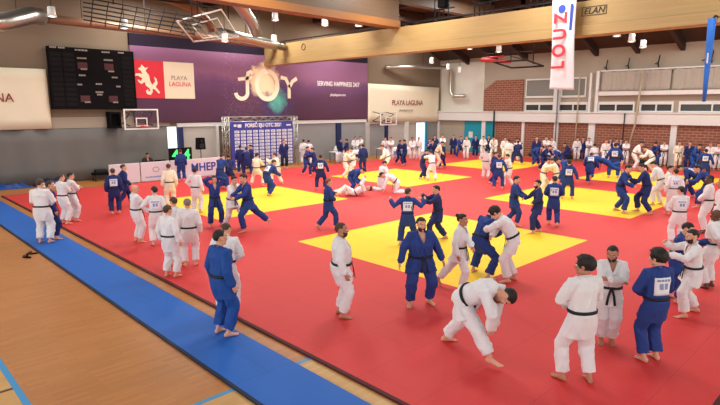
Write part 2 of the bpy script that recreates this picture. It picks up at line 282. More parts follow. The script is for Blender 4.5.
# teal double door
w = MB().box(XW - .08, XW - .01, 25.0, 26.75, 0, 2.58); d = struct('door_1', w, 'teal_door'); obj('door_glass', MB().box(XW - .1, XW - .075, 25.9, 26.3, 1.2, 1.7), 'white_paint', d)
w = MB().box(XW - .08, XW - .01, 23.9, 24.66, 0, 2.58); struct('door_2', w, 'teal_door')
struct('window_20', MB().box(-1, 29, -6.99, -6.95, 3.5, 6.9), 'day_glow'); struct('window_21', MB().box(-7.99, -7.95, -4, 24, 3.5, 6.9), 'day_glow')  # glowing panes added to the unseen walls, to go with the frontal fill
# roof timbers
mat('valance', rgb(40, 34, 48), .9, spec=.1)
for i, y in enumerate((8.3, 10.9, 13.5, 16.15, 18.8, 21.4, 24.0, 26.6)):
    struct('trim_%d' % (i + 30), MB().prism([(28, 9.58), (28, 9.2), (33.4, 8.75), (36.2, 7.75), (37.98, 7.1), (37.98, 7.58), (33.3, 9.57)], 'y', y - .13, y + .13), 'rafter')
b = struct('trim_40', MB().box(20, 20.5, -6.5, YW - .02, 6.62, 7.45).box(19.9, 20.6, -6.5, YW - .02, 6.25, 6.60), 'glulam')
text('lettering', 'ELAN', .30, 'beam_ink', b, (19.985, 8.72, 7.08), '-X', shear=.25)
fr_ = MB()
for a, b_, c, d in ((8.28, 9.16, 6.93, 6.945), (8.28, 9.16, 7.22, 7.235), (8.28, 8.295, 6.93, 7.235), (9.145, 9.16, 6.93, 7.235)): fr_.box(19.98, 20.0, a, b_, c, d)
obj('emblem_frame', fr_, 'beam_ink', b)
rg = MB()
for k in range(16):
    a = 2 * math.pi * k / 16; a2 = 2 * math.pi * (k + 1) / 16; rg.tube([(19.985, 25.4 + .17 * math.cos(a), 7.1 + .17 * math.sin(a)), (19.985, 25.4 + .17 * math.cos(a2), 7.1 + .17 * math.sin(a2))], .016, 6)
obj('emblem', rg, 'beam_ink', b)
struct('trim_41', MB().box(-7.9, 19.98, 18.05, 18.5, 7.75, 8.7), 'glulam_brown'); struct('trim_42', MB().box(-7.9, 19.98, 17.95, 18.6, 7.42, 7.73), 'glulam_orange')
struct('trim_43', MB().box(20.2, 33.4, 17.95, 18.4, 8.6, 9.4), 'glulam_brown')
for i, y in enumerate((23.2, 13.0, 8.0)):
    struct('trim_%d' % (i + 44), MB().box(-7.9, 33, y, y + .3, 8.95, 9.55), 'rafter')
for i, x in enumerate((4, 8, 12, 16, 24, 28)):
    struct('trim_%d' % (i + 50), MB().box(x, x + .2, -6.9, YW - .05, 9.25, 9.58), 'rafter')
struct('trim_57', MB().box(11.6, 19.95, YW - .2, YW - .02, 6.9, 7.5).box(20.55, 29.05, YW - .2, YW - .02, 6.9, 7.35), 'valance')

# ------------------------------------------------------------------ mats
m_ = obj('judo_mat', MB().box(4.77, 36.6, 1.42, 26.45, .001, .04), 'mat_red'); tag(m_, 'huge red judo mat covering the hall floor under the yellow areas', 'mat')
obj('mat_edge', MB().box(4.71, 4.768, 1.36, 26.51, .001, .038).box(4.77, 36.6, 26.452, 26.51, .001, .038).box(4.77, 36.6, 1.36, 1.418, .001, .038), 'mat_rim', m_)
for (x0, x1, y0, y1, lb) in ((8.85, 14.75, 6.15, 11.65, 'yellow contest area in the middle foreground, where the big bearded man in blue stands'),
        (8.75, 14.65, 15.85, 20.9, 'yellow contest area on the left, behind the walking red-haired judoka'), (18.7, 24.3, 6.45, 12.1, 'yellow contest area on the right, under the gripping pair in blue'),
        (18.9, 24.1, 16.4, 21.9, 'yellow contest area far back, behind the white judoka kneeling on the mat'), (27.6, 32.8, 6.8, 12.4, 'yellow contest area by the brick wall, under the throw in progress'), (27.8, 33.4, 16.7, 21.6, 'yellow contest area furthest back, in front of the teal doors')):
    tag(obj('contest_area', MB().box(x0, x1, y0, y1, .0405, .043), 'mat_yellow'), lb, 'mat', 'yellow contest areas')
r_ = obj('runner_mat', MB().box(3.46, 4.43, 2.2, 28.3, .001, .032), 'mat_blue'); tag(r_, 'long bright blue runner mat beside the wooden floor', 'mat')
obj('mat_edge', MB().box(3.41, 3.458, 2.2, 28.3, .001, .03), 'mat_rim_blue', r_)
# ------------------------------------------------------------------ banners and signs on the left wall
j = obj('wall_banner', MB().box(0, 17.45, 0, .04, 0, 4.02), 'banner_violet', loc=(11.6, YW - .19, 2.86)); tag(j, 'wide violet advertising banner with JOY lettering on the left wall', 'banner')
def btext(txt, size, m, x, z, **k): return text('lettering', txt, size, m, j, (x, YW - .2, z), **k)
def stroke(pts, w=.15, mm='cream_ink', nm='lettering', closed=False):
    """one continuous ribbon with real thickness"""
    n = len(pts); L = []
    for i in range(n):
        a = pts[i - 1] if (i or closed) else pts[0]; c = pts[(i + 1) % n] if (i < n - 1 or closed) else pts[-1]
        dx, dz = c[0] - a[0], c[1] - a[1]; q = math.hypot(dx, dz); L.append((pts[i], (-dz / q * w, dx / q * w)))
    v = [(p[0] + s * o_[0], y, p[1] + s * o_[1]) for p, o_ in L for s, y in ((1, -.02), (-1, -.02), (1, -.001), (-1, -.001))]; f = []
    for i in range(n if closed else n - 1):
        a, b = i * 4, ((i + 1) % n) * 4; f += [(a, b, b + 1, a + 1), (a + 2, a + 3, b + 3, b + 2), (a, a + 2, b + 2, b), (a + 1, b + 1, b + 3, a + 3)]
    if not closed: e = (n - 1) * 4; f += [(0, 1, 3, 2), (e, e + 2, e + 3, e + 1)]
    return obj(nm, MB().add(v, f), mm, j)
# J, O and Y of the artwork, in the banner's own coordinates
def arc(cx, cz, rx, rz, a0, a1, n=22): return [(cx + rx * math.cos(math.radians(a0 + (a1 - a0) * i / n)), cz + rz * math.sin(math.radians(a0 + (a1 - a0) * i / n))) for i in range(n + 1)]
stroke(arc(6.62, 1.72, .42, .38, 185, 360, 14) + [(7.04, 2.55), (7.12, 2.9), (7.3, 2.98), (7.45, 2.85)], .12); stroke([(6.4, 2.5), (7.4, 2.62)], .10)
stroke(arc(8.5, 2.2, .78, .86, 0, 360, 34)[:-1], .15, closed=True); stroke([(9.55, 2.72), (9.95, 2.66), (10.2, 2.2), (10.2, 1.4)], .12); stroke([(10.85, 2.7), (10.5, 2.5), (10.2, 2.1)], .12)
btext('SERVING HAPPINESS 24/7', .44, 'white_ink', 26.2, 5.28, xs=.76, bold=.006, spacing=1.08); btext('playalaguna.com', .27, 'white_ink', 26.1, 4.55, xs=.85)
lg = obj('logo_panel', MB().box(.12, 1.75, -.03, -.001, 1.3, 3.28), 'red_ink', j); lg2 = obj('logo_panel', MB().box(1.75, 3.52, -.03, -.001, 1.3, 3.28), 'banner_cream', j)
goat = [(.62, 3.30), (.80, 3.12), (.95, 3.18), (.80, 2.98), (.98, 2.75), (1.02, 2.45), (1.12, 2.25), (1.30, 2.45), (1.24, 2.68), (1.36, 2.60), (1.42, 2.35), (1.30, 2.15), (1.42, 2.0), (1.52, 1.85), (1.44, 1.80), (1.25, 2.02), (1.12, 2.05), (1.12, 1.88), (1.00, 1.72), (.82, 1.76), (.76, 1.92), (.86, 2.02), (.90, 1.90), (1.0, 1.93), (.96, 2.08), (.78, 2.2), (.72, 2.4), (.55, 2.28), (.42, 2.38), (.36, 2.5), (.44, 2.5), (.52, 2.42), (.62, 2.58), (.40, 2.72), (.24, 2.70), (.28, 2.82), (.50, 2.84), (.64, 2.80), (.56, 2.98), (.46, 3.02), (.44, 3.10), (.56, 3.16)]
def poly_obj(name, poly, mm, parent, y0, y1):
    bm = bmesh.new(); vs = [bm.verts.new((x, y0, z)) for x, z in poly]; f = bm.faces.new(vs); r = bmesh.ops.extrude_face_region(bm, geom=[f])
    for v in [q for q in r['geom'] if isinstance(q, bmesh.types.BMVert)]: v.co.y = y1
    bmesh.ops.recalc_face_normals(bm, faces=bm.faces); bmesh.ops.triangulate(bm, faces=bm.faces[:]); me = bpy.data.meshes.new(name); bm.to_mesh(me); bm.free(); return obj(name, me, mm, parent)
goat = [((x - .08) * 1.02, z - .24) for x, z in goat]
poly_obj('emblem', goat, 'cream_ink', lg, -.05, -.031)
t1 = text('lettering', 'PLAYA', .34, 'grey_ink', None, (0, 0, 0), xs=.95); t1.parent = lg2; t1.location = (2.62, -.035, 2.42); t2 = text('lettering', 'LAGUNA', .34, 'red_ink', None, (0, 0, 0), xs=.95); t2.parent = lg2; t2.location = (2.66, -.035, 2.08)
c1 = MB().sheet(lambda u, v: (2.2 + 5.4 * u, YW - .16 - .02 * math.sin(u * 21 + v * 3), 2.65 + 2.8 * v + .02 * u), 40, 6, (0, .03, 0)); c1 = tag(obj('cloth_banner', c1, 'banner_cream'), 'cream cloth banner with dark red lettering cut by the left edge', 'banner')
text('lettering', 'PLAYA LAGUNA', .56, 'maroon_ink', c1, (4.2, YW - .2, 4.1), xs=.95)
c2 = MB().sheet(lambda u, v: (29.1 + 8.6 * u , YW - .2 - .02 * math.sin(u * 17 + v * 2), 2.58 + 2.85 * v - .1 * u), 40, 6, (0, .03, 0)); c2 = tag(obj('cloth_banner', c2, 'banner_cream'), 'cream cloth banner with orange lettering in the far corner', 'banner')
text('lettering', 'PLAYA LAGUNA', .58, 'maroon_ink', c2, (33.6, YW - .24, 4.02), xs=.9); text('lettering', 'playalaguna.com', .26, 'grey_ink', c2, (33.4, YW - .24, 3.45))
# scoreboard
sb = obj('scoreboard', MB().box(0, 4.05, -.14, .14, 0, 2.95, .03), 'black', loc=(7.68, YW - .2, 3.6)); tag(sb, 'large black electronic scoreboard beside the violet banner', 'scoreboard')
mat('dim_red', rgb(70, 18, 26), .4); cells = MB(); marks = MB(); reds = MB()
for x0 in (.06, .64, 3.42):
    cells = MB()
    for k in range(11): cells.box(x0, x0 + .5, -.155, -.141, .15 + k * .235, .33 + k * .235)
    obj('display_cells', cells, 'black_gloss', sb)
for x, z, w in ((.25, 2.86, .3), (.62, 2.86, .3), (1.5, 2.80, .6), (2.65, 2.78, .4), (3.4, 2.8, .3), (1.5, 2.42, .45), (2.75, 2.4, .45), (1.55, 1.9, .3), (2.85, 1.85, .3), (1.45, 1.6, .32), (3.0, 1.55, .3), (1.3, 1.15, .22), (3.15, 1.1, .22), (2.2, 1.2, .3), (2.2, .8, .38), (2.2, .68, .26), (1.6, .3, .28), (2.95, .3, .26)):
    marks = MB()
    for q in range(4): marks.box(x - w / 2 + q * w / 4, x - w / 2 + (q + .8) * w / 4, -.157, -.142, z, z + .075)
    obj('lettering', marks, 'grey_ink', sb)
for x, z in ((1.5, 2.1), (2.75, 2.1), (1.5, .5), (2.85, .5)): obj('digit_window', MB().box(x - .22, x + .22, -.156, -.142, z - .15, z + .16), 'dim_red', sb)
mat('dim_red', rgb(70, 18, 26), .4)
# ------------------------------------------------------------------ basketball goals on the wall
def goal(x, z, y, label):
    t = thing('basketball_goal', label, 'basketball hoop', (x, YW, 0))
    b = MB()
    for a, b_, c, d in ((x - .9, x + .9, z, z + .07), (x - .9, x + .9, z + .98, z + 1.05), (x - .9, x - .83, z + .07, z + .98), (x + .83, x + .9, z + .07, z + .98), (x - .3, x + .3, z + .15, z + .20), (x - .3, x + .3, z + .55, z + .60), (x - .3, x - .25, z + .2, z + .55), (x + .25, x + .3, z + .2, z + .55)): b.box(a, b_, y - .03, y + .03, c, d)
    put('frame', b, 'white_ink', t); put('backboard', MB().box(x - .83, x + .83, y - .01, y + .01, z + .07, z + .98), 'board_glass', t)
    r = MB(); P = [(x + .23 * math.cos(a), y - .3 + .23 * math.sin(a), z + .16) for a in [2 * math.pi * k / 20 for k in range(21)]]; r.tube(P, .014, 6); r.box(x - .06, x + .06, y - .09, y - .03, z + .12, z + .19); put('rim', r, 'metal_red', t)
    s = MB()
    for q in (-.6, .6): s.tube([(x + q, y + .03, z + .8), (x + q, YW - .2, z + 1.0)], .03, 6).tube([(x + q, y + .03, z + .2), (x + q, YW - .2, z + .3)], .03, 6).tube([(x + q, y + .03, z + .8), (x + q, YW - .2, z + .3)], .025, 6)
    put('bracket', s, 'metal_dark', t); return t
m, nt, p, tc = node_mat('board_glass', .1, .5); p.inputs['Base Color'].default_value = rgb(120, 116, 116); p.inputs['Alpha'].default_value = .06
goal(11.55, 2.55, 28.3, 'glass basketball backboard with white frame hanging below the scoreboard and violet banner'); goal(30.2, 2.35, 28.2, 'small far basketball backboard hanging in front of the far corner cloth banner')
pd = MB()
for a, b_, c, d in ((10.2, 10.75, 2.62, 2.72), (10.2, 10.75, 3.35, 3.45), (10.2, 10.28, 2.72, 3.35), (10.67, 10.75, 2.72, 3.35)): pd.box(a, b_, YW - .6, YW - .02, c, d)
pd.box(10.28, 10.67, YW - .35, YW - .3, 2.72, 3.35); tag(obj('shot_clock', pd, 'black'), 'small black clock box on the wall left of the nearer basketball backboard', 'clock')
# ------------------------------------------------------------------ barrier boards along the back of the mat
for i, (x0, x1, lb) in enumerate(((9.15, 10.6, 'plain white barrier board, leftmost of the row behind the mat'), (10.65, 12.15, 'white barrier board with small print below the seated man'), (12.2, 15.3, 'long white barrier board with big blue lettering'))):
    o = obj('barrier_board', MB().box(x0, x1, 26.58, 26.68, .05, 1.0, .02), 'banner_white'); tag(o, lb, 'barrier', 'barrier boards')
    ft = MB()
    for q in (x0 + .15, x1 - .15): ft.box(q - .03, q + .03, 26.56, 27.0, 0, .05)
    obj('foot', ft, 'metal_dark', o)
    if i == 2:
        text('lettering', 'MHEP', .6, 'blue_ink', o, (14.0, 26.572, .53), xs=.95, bold=.012)
        obj('emblem', MB().box(12.6, 12.9, 26.57, 26.579, .4, .7), 'sky_ink', o)
    if i == 1:
        k = MB(); k.tube([(11.4 + .16 * math.cos(a), 26.575, .62 + .12 * math.sin(a)) for a in [2 * math.pi * q / 16 for q in range(17)]], .015, 5); obj('emblem', k, 'grey_ink', o)
        k = MB()
        for q in range(14): k.box(10.85 + q * .09, 10.85 + q * .09 + .06, 26.572, 26.579, .22, .29)
        obj('lettering', k, 'sky_ink', o)
# ------------------------------------------------------------------ sponsor backdrop in a truss frame
t = thing('sponsor_backdrop', 'blue sponsor wall with white logos in a metal truss frame', 'backdrop', (19.0, 28.3, 0))
put('panel', MB().box(16.72, 21.25, 28.26, 28.30, .1, 2.84), 'backdrop_blue', t)
lo = MB()
for r in range(11):
    for c in range(10): lo.box(16.98 + c * .43, 17.30 + c * .43, 28.245, 28.259, .12 + r * .205, .27 + r * .205)
g_ = put('sponsor_logos', lo, 'white_ink', t); g_['kind'] = 'stuff'
ti = MB()
for r in range(11):
    for c in range(10):
        for q in range(2): ti.box(17.02 + c * .43, 17.18 + c * .43 + .08 * ((r + c + q) % 2), 28.238, 28.246, .145 + r * .205 + q * .055, .175 + r * .205 + q * .055)
i_ = put('logo_print', ti, 'sky_ink', t); i_['kind'] = 'stuff'
text('lettering', 'POREČ EJU OTC 2026', .31, 'white_ink', t, (19.05, 28.25, 2.6), bold=.01, xs=.9)
k = MB(); k.box(16.95, 17.12, 28.24, 28.259, 2.55, 2.68).box(17.2, 17.45, 28.24, 28.259, 2.5, 2.68).box(20.75, 21.1, 28.24, 28.259, 2.54, 2.62); put('emblem', k, 'white_ink', t)
def truss(a, b, w=.28):
    a, b = np.array(a, float), np.array(b, float); m = MB(); d = b - a; L = np.linalg.norm(d); u = d / L
    s1 = np.array([0, 1., 0]) * w / 2; s2 = np.cross(u, s1); cs = [s1 + s2, s1 - s2, -s1 - s2, -s1 + s2]
    for c in cs: m.tube([a + c, b + c], .025, 6)
    n = max(2, int(L / w * .9))
    for i in range(n):
        p, q = a + u * (L * i / n), a + u * (L * (i + 1) / n)
        for k in range(4):
            c, e = cs[k], cs[(k + 1) % 4]; m.tube([p + c, q + e] if i % 2 else [p + e, q + c], .013, 5)
    return m
put('truss_post', truss((16.5, 28.42, .02), (16.5, 28.42, 3.1)), 'silver', t); put('truss_post', truss((21.5, 28.42, .02), (21.5, 28.42, 3.1)), 'silver', t); put('truss_bar', truss((16.36, 28.42, 2.98), (21.64, 28.42, 2.98)), 'silver', t)
# ------------------------------------------------------------------ screen, loudspeaker, tables
t = thing('screen', 'black screen showing green digits behind the standing judoka', 'screen', (13.35, 27.6, 0))
put('panel', MB().box(12.6, 13.9, 27.6, 27.68, .78, 1.55, .02), 'black_gloss', t); text('digit', '4', .72, 'green_glow', t, (12.95, 27.595, 1.16), bold=.02); text('digit', '4', .72, 'green_glow', t, (13.6, 27.595, 1.16), bold=.02)
s = MB()
for q in (12.9, 13.8): s.tube([(q, 27.66, .75), (q, 27.66, .05)], .025, 6).tube([(q - .25, 27.66, .02), (q + .25, 27.66, .02)], .025, 6)
put('stand', s, 'metal_dark', t)
t = thing('loudspeaker', 'black loudspeaker on a pole stand beside the screen with green digits', 'speaker', (14.75, 28.2, 0))
put('cabinet', MB().prism([(14.52, 1.35), (14.98, 1.35), (14.94, 2.0), (14.56, 2.0)], 'y', 28.05, 28.4), 'black', t); g_ = MB().tube([(14.75, 28.045, 1.55), (14.75, 28.03, 1.55)], .15, 16, False).tube([(14.75, 28.045, 1.84), (14.75, 28.03, 1.84)], .07, 12, False); put('cone', g_, 'bag_dark', t)
put('pole', MB().tube([(14.75, 28.22, 1.35), (14.75, 28.22, .25)], .022, 8), 'metal_dark', t)
for a in (0, 2.1, 4.2): put('leg', MB().tube([(14.75, 28.22, .6), (14.75 + .45 * math.cos(a), 28.22 + .45 * math.sin(a), .02)], .014, 6), 'metal_dark', t)
def table(x0, x1, y0, y1, label, cloth=True, h=.74):
    t = thing('table', label, 'table', ((x0 + x1) / 2, (y0 + y1) / 2, 0))
    put('tabletop', MB().box(x0, x1, y0, y1, h - .03, h, .008), 'cloth_white' if cloth else 'bag_dark', t)
    for a in (x0 + .06, x1 - .06):
        for b in (y0 + .06, y1 - .06): put('leg', MB().tube([(a, b, .0), (a, b, h - .03)], .02, 6), 'metal_dark', t)
    if cloth: put('table_skirt', MB().sheet(lambda u, v: (x0 + (x1 - x0) * u, y0 - .012 - .012 * math.sin(u * 60), .05 + (h - .05) * v), 60, 3, (0, .008, 0)), 'cloth_white', t)
    return t
tb = table(23.8, 26.6, 27.0, 27.7, 'white draped table with printed cloth behind the pair at the back edge of the mat')
k = MB(); k.tube([(25.0 + .16 * math.cos(a), 26.965, .42 + .14 * math.sin(a)) for a in [2 * math.pi * q / 16 for q in range(17)]], .03, 5).box(25.5, 26.2, 26.95, 26.97, .32, .5); put('emblem', k, 'bag_dark', tb)
tb = table(28.2, 31.2, 26.9, 27.6, 'white draped table with pale blue print below the far cloth banner')
put('emblem', MB().prism([(29.0, .2), (30.2, .3), (30.5, .6), (29.4, .5)], 'y', 26.86, 26.88), 'sky_ink', tb)
table(11.3, 12.45, 27.5, 28.1, 'dark work table where the seated man works behind the barrier', False)
def lap(x, y, z, label):
    t = thing('laptop', label, 'laptop', (x, y, z)); put('base', MB().box(x - .17, x + .17, y - .12, y + .12, z, z + .02, .004), 'black', t); put('lid', MB().prism([(y - .12, z + .02), (y - .10, z + .02), (y - .17, z + .24), (y - .19, z + .24)], 'x', x - .17, x + .17), 'black_gloss', t)
lap(11.95, 27.75, .741, 'black laptop open on the dark work table')
def chair(x, y, rot, label):
    t = thing('chair', label, 'chair', (x, y, 0)); t.rotation_euler = (0, 0, rot)
    obj('seat', MB().box(-.22, .22, -.22, .22, .42, .46, .015), 'bag_dark', t); obj('backrest', MB().box(-.21, .21, -.25, -.21, .55, .86, .012), 'bag_dark', t)
    for a in (-.19, .19):
        for b in (-.19, .19): obj('leg', MB().tube([(a, b, 0), (a, b, .43)], .012, 6), 'metal_dark', t)
        obj('back_post', MB().tube([(a, -.21, .43), (a, -.235, .84)], .012, 6), 'metal_dark', t)
chair(11.9, 28.75, math.pi, 'dark chair under the seated man by the work table'); chair(12.75, 28.6, math.pi, 'empty dark chair right of the seated man'); chair(25.2, 28.3, math.pi, 'dark chair under the person seated at the draped table')
# things by the left wall
t = thing('equipment_trolley', 'low black equipment trolley by the grey curtain', 'trolley', (9.6, 28.9, 0)); put('tray', MB().box(9.15, 10.0, 28.7, 29.2, .3, .42, .02), 'black', t); b = MB().box(9.25, 9.8, 28.75, 29.1, .42, .58, .04); put('load', b, 'bag_dark', t)
for a in (9.22, 9.93):
    for b in (28.76, 29.14): put('leg', MB().tube([(a, b, .06), (a, b, .32)], .015, 6).lathe(a, b, [(.04, .005), (.045, .03), (.04, .06)]), 'metal_dark', t)
def tarp(x0, x1, y0, y1, h, sd):
    rs = np.random.RandomState(sd); ph = rs.rand(6) * 6
    def fn(u, v):
        e = min(1, 5 * min(u, 1 - u)) * min(1, 4 * min(v, 1 - v)); x = x0 + (x1 - x0) * u; y = y0 + (y1 - y0) * v
        return (x, y, .02 + h * e * (.65 + .2 * math.sin(7 * x + ph[0]) * math.sin(9 * y + ph[1]) + .15 * math.sin(15 * x + 4 * y + ph[2])))
    return MB().sheet(fn, 44, 20, (0, 0, -.015))
tag(obj('folded_tarpaulin', tarp(4.2, 6.4, 28.55, 29.25, .26, 3), 'tarp_blue'), 'crumpled blue tarpaulin along the grey curtain, cut by the left edge', 'tarpaulin')
tag(obj('folded_tarpaulin', tarp(6.45, 7.9, 28.6, 29.2, .38, 8), 'tarp_dark'), 'dark navy tarpaulin heap just behind the trio at the mat corner', 'tarpaulin')
tag(obj('plastic_sheet', tarp(6.7, 7.3, 28.3, 28.58, .22, 5), 'cloth_white'), 'small crumpled pale plastic sheet in front of the navy tarpaulin heap', 'plastic sheet')
def slipper(x, y, r, label):
    t = thing('slipper', label, 'shoe', (x, y, 0.0), 'brown slippers on the wooden floor'); t.rotation_euler = (0, 0, r)
    so = MB(); q = [(.045 * math.cos(a) * (1 + .15 * math.sin(a)), .135 * math.sin(a)) for a in [2 * math.pi * k / 20 for k in range(20)]]; so.prism(q, 'z', .0, .028); obj('sole', so, 'black', t)
    st = MB().sheet(lambda u, v: (.05 * math.cos(math.pi * u), .0 + .085 * v, .028 + .055 * math.sin(math.pi * u) * (1 - .25 * v)), 14, 5, (0, 0, -.006)); obj('strap', st, 'shoe_brown', t)
slipper(3.08, 15.15, .5, 'brown slipper lying off the blue runner edge, nearer of the two'); slipper(3.26, 15.45, 1.2, 'brown slipper lying off the blue runner edge, touching the blue mat')
# sports bags along the foot of the brick wall
for i, (y, c, w, lb) in enumerate(((22.0, 'bag_dark', .5, 'dark sports bag lying by the brick wall nearest the teal doors'), (20.3, 'bag_dark', .6, 'dark sports bag behind the judoka leaning in blue by the wall'), (19.55, 'bag_blue', .45, 'navy sports bag left of the white pillar behind the leaning judoka'), (17.5, 'bag_dark', .6, 'dark sports bag behind the wrestling blue group by the brick wall'), (15.0, 'bag_grey', .45, 'grey sports bag beside the white judoka near the wide pillar'), (12.6, 'bag_dark', .55, 'dark sports bag left of the climbing rope by the brick wall'), (11.7, 'bag_dark', .5, 'dark sports bag right of the climbing rope by the brick wall'), (8.0, 'bag_dark', .6, 'dark sports bag by the brick wall near the right edge'))):
    b = MB(); L = w * .5
    b.tube([(37.6, y - L, .17), (37.6, y - L * .8, .17), (37.6, y, .18), (37.6, y + L * .8, .17), (37.6, y + L, .17)], [.07, .13, .15, .13, .07], 14)
    t = tag(obj('sports_bag', b, c), lb, 'bag', 'sports bags along the wall')
    h = MB().tube([(37.5, y - .15, .30), (37.5, y - .1, .40), (37.5, y + .1, .40), (37.5, y + .15, .30)], .012, 6); obj('handle', h, 'black', t)
# ------------------------------------------------------------------ under the roof: ducts, lamps, folded goals, flags
d = MB(); d.tube([(7.3, 28.1, 7.62), (9, 28.1, 7.6), (14, 28.1, 7.52), (19.8, 28.1, 7.35)], .2, 16); tag(obj('air_duct', d, 'duct_copper'), 'long copper-coloured air duct running above the scoreboard and violet banner', 'duct')
d = MB(); d.tube([(2.2, 25.6, 6.95), (4.2, 26.0, 6.95), (5.3, 26.4, 7.05), (6.1, 27.0, 7.35), (6.7, 27.6, 7.62), (7.25, 28.0, 7.66)], .36, 18); tag(obj('air_duct', d, 'silver'), 'shiny curved silver air duct in the upper left corner', 'duct')
d = MB(); d.tube([(9.5, 25.5, 9.0), (12.2, 25.6, 8.75), (13.6, 25.9, 8.5), (14.6, 26.6, 8.15), (15.3, 27.3, 7.85)], .22, 14); tag(obj('air_duct', d, 'glulam_orange'), 'orange bent air duct near the top above the violet banner', 'duct')
d = MB(); d.tube([(31.0, 29.3, 6.7), (34.5, 28.5, 6.85), (37.0, 28.0, 6.9), (37.35, 27.9, 6.7), (37.4, 27.9, 4.9), (37.4, 27.6, 4.6), (37.4, 26.4, 4.58)], .15, 14); tag(obj('air_duct', d, 'silver'), 'thin silver air duct bending down in the far corner', 'duct')
for d_, hs in ((0, ((9, 28.1, 7.75), (12, 28.1, 7.7), (15.5, 28.1, 7.65), (18.8, 28.1, 7.5))), (1, ((4.2, 26.4, 7.5), (6.2, 27.5, 7.7))), (2, ((10.5, 25.5, 9.0), (13.0, 25.7, 8.7))), (3, ((34.5, 28.5, 6.95),))):
    root = [q for q in C.objects if q.name.split('.')[0] == 'air_duct'][d_]
    for x, y, z in hs: obj('hanger', MB().tube([(x, y, z - .1), (x, y, 9.6 if x < 33 else 9.05)], .015, 6), 'metal_dark', root)
def lamp(x, y, z, label, tilt=0):
    t = thing('pendant_lamp', label, 'lamp', (x, y, z), 'pendant lamps under the roof')
    obj('lamp_shade', MB().lathe(0, 0, [(.10, .42), (.15, .40), (.16, .12), (.20, .0), (.185, .0), (.15, .10)]), 'metal_white', t); obj('bulb', MB().lathe(0, 0, [(.02, .11), (.13, .08), (.15, .03), (.10, .012)]), 'lamp_glow', t)
    zt = 9.6 if x < 33 else 9.6 - (x - 33.2) * .42
    obj('rod', MB().tube([(0, 0, .40), (0, 0, zt - z)], .014, 6), 'metal_dark', t)
LM = ((7.2, 26.2, 7.45, 'pendant lamp at the left end of the copper duct'), (10.2, 26.2, 7.25, 'pendant lamp above the right end of the scoreboard'), (14.8, 25.2, 6.95, 'pendant lamp under the folded white goal frame'), (17.5, 24.6, 8.2, 'pendant lamp near the top between the folded goal and the crossing beams'), (18.1, 25.6, 7.2, 'pendant lamp just above the left end of the big timber beam'), (19.0, 22.3, 7.85, 'pendant lamp under the brown cross beam, left of the beam junction'), (19.4, 20.2, 7.65, 'pendant lamp closest to the junction of the two timber beams'),
      (33.2, 26.6, 6.95, 'pendant lamp above the far corner banner, leftmost of three there'), (35.0, 26.4, 6.6, 'pendant lamp above the far corner banner, middle of three there'), (36.0, 26.0, 6.4, 'pendant lamp above the far corner banner, rightmost of three there'),
      (30.5, 21.3, 7.4, 'pendant lamp under the big beam left of the red folded goal'), (30.3, 19.0, 7.05, 'pendant lamp just in front of the red folded goal'), (27.0, 11.6, 7.3, 'pendant lamp under the beam, leftmost of the four right of the white flag'), (29.0, 11.4, 7.2, 'pendant lamp second of the four right of the white flag'), (31.0, 11.4, 7.1, 'pendant lamp third of the four right of the white flag'), (33.0, 11.5, 6.95, 'pendant lamp fourth and lowest of those right of the white flag'))
for a in LM: lamp(*a)
def spot(x, y, z, label):
    t = thing('ceiling_light', label, 'lamp', (x, y, z), 'round ceiling lights'); obj('housing', MB().lathe(0, 0, [(.30, .06), (.30, .0), (.24, -.02)]), 'metal_white', t); obj('diffuser', MB().lathe(0, 0, [(.24, -.015), (.22, -.05), (.1, -.07)]), 'lamp_glow', t)
for x, y, z, lb in ((34.6, 16.9, 8.55, 'round ceiling light between roof rafters just right of the white flag'), (34.5, 10.0, 8.6, 'round ceiling light between roof rafters furthest right'), (21.3, 19.6, 8.3, 'round ceiling light glowing above the beam junction'), (29.0, 25.4, 9.1, 'round ceiling light glowing under the dark roof in the far corner')): spot(x, y, z, lb)
d = MB(); d.tube([(15.2, 26.4, 7.55), (16.6, 26.6, 7.45), (18.6, 26.9, 7.3), (19.8, 27.1, 7.25)], .26, 16); d = tag(obj('air_duct', d, 'silver'), 'short silver air duct above the left end of the big timber beam', 'duct'); obj('hanger', MB().tube([(17, 26.7, 7.6), (17, 26.7, 9.6)], .015, 6), 'metal_dark', d)
d = MB(); d.tube([(13.0, 23.6, 9.3), (15.0, 24.2, 8.75), (16.6, 25.4, 8.05), (17.2, 26.0, 7.7)], .3, 16); tag(obj('air_duct', d, 'silver'), 'thick silver air duct coming down from the roof behind the white goal frame', 'duct')
for y0, z0, x0, x1, lb in ((21.0, 8.7, 8.5, 19.6, 'dark roof truss in front of the silver ducts, left of the beam junction'), (25.2, 8.55, 4.0, 14.5, 'dark roof truss in the upper left corner above the scoreboard'), (24.0, 8.5, 22.0, 32.0, 'dark roof truss behind the big timber beam towards the far corner')):
    b = MB(); b.tube([(x0, y0, z0), (x1, y0, z0)], .05, 6).tube([(x0, y0, z0 + .8), (x1, y0, z0 + .8)], .05, 6); n_ = 11
    for k in range(n_): xa, xb = x0 + (x1 - x0) * k / n_, x0 + (x1 - x0) * (k + 1) / n_; b.tube([(xa, y0, z0 + (.8 if k % 2 else 0)), (xb, y0, z0 + (0 if k % 2 else .8))], .03, 5)
    for xa in (x0 + .5, (x0 + x1) / 2, x1 - .5): b.tube([(xa, y0, z0 + .8), (xa, y0, 9.6)], .03, 5)
    tag(obj('roof_truss', b, 'metal_dark'), lb, 'truss', 'roof trusses')
t = thing('folded_goal', 'folded basketball goal with white frame and dark lattice above the violet banner', 'basketball hoop', (14, 24.5, 8))
def rect(P, r): return MB().tube(P + [P[0]], r, 6)
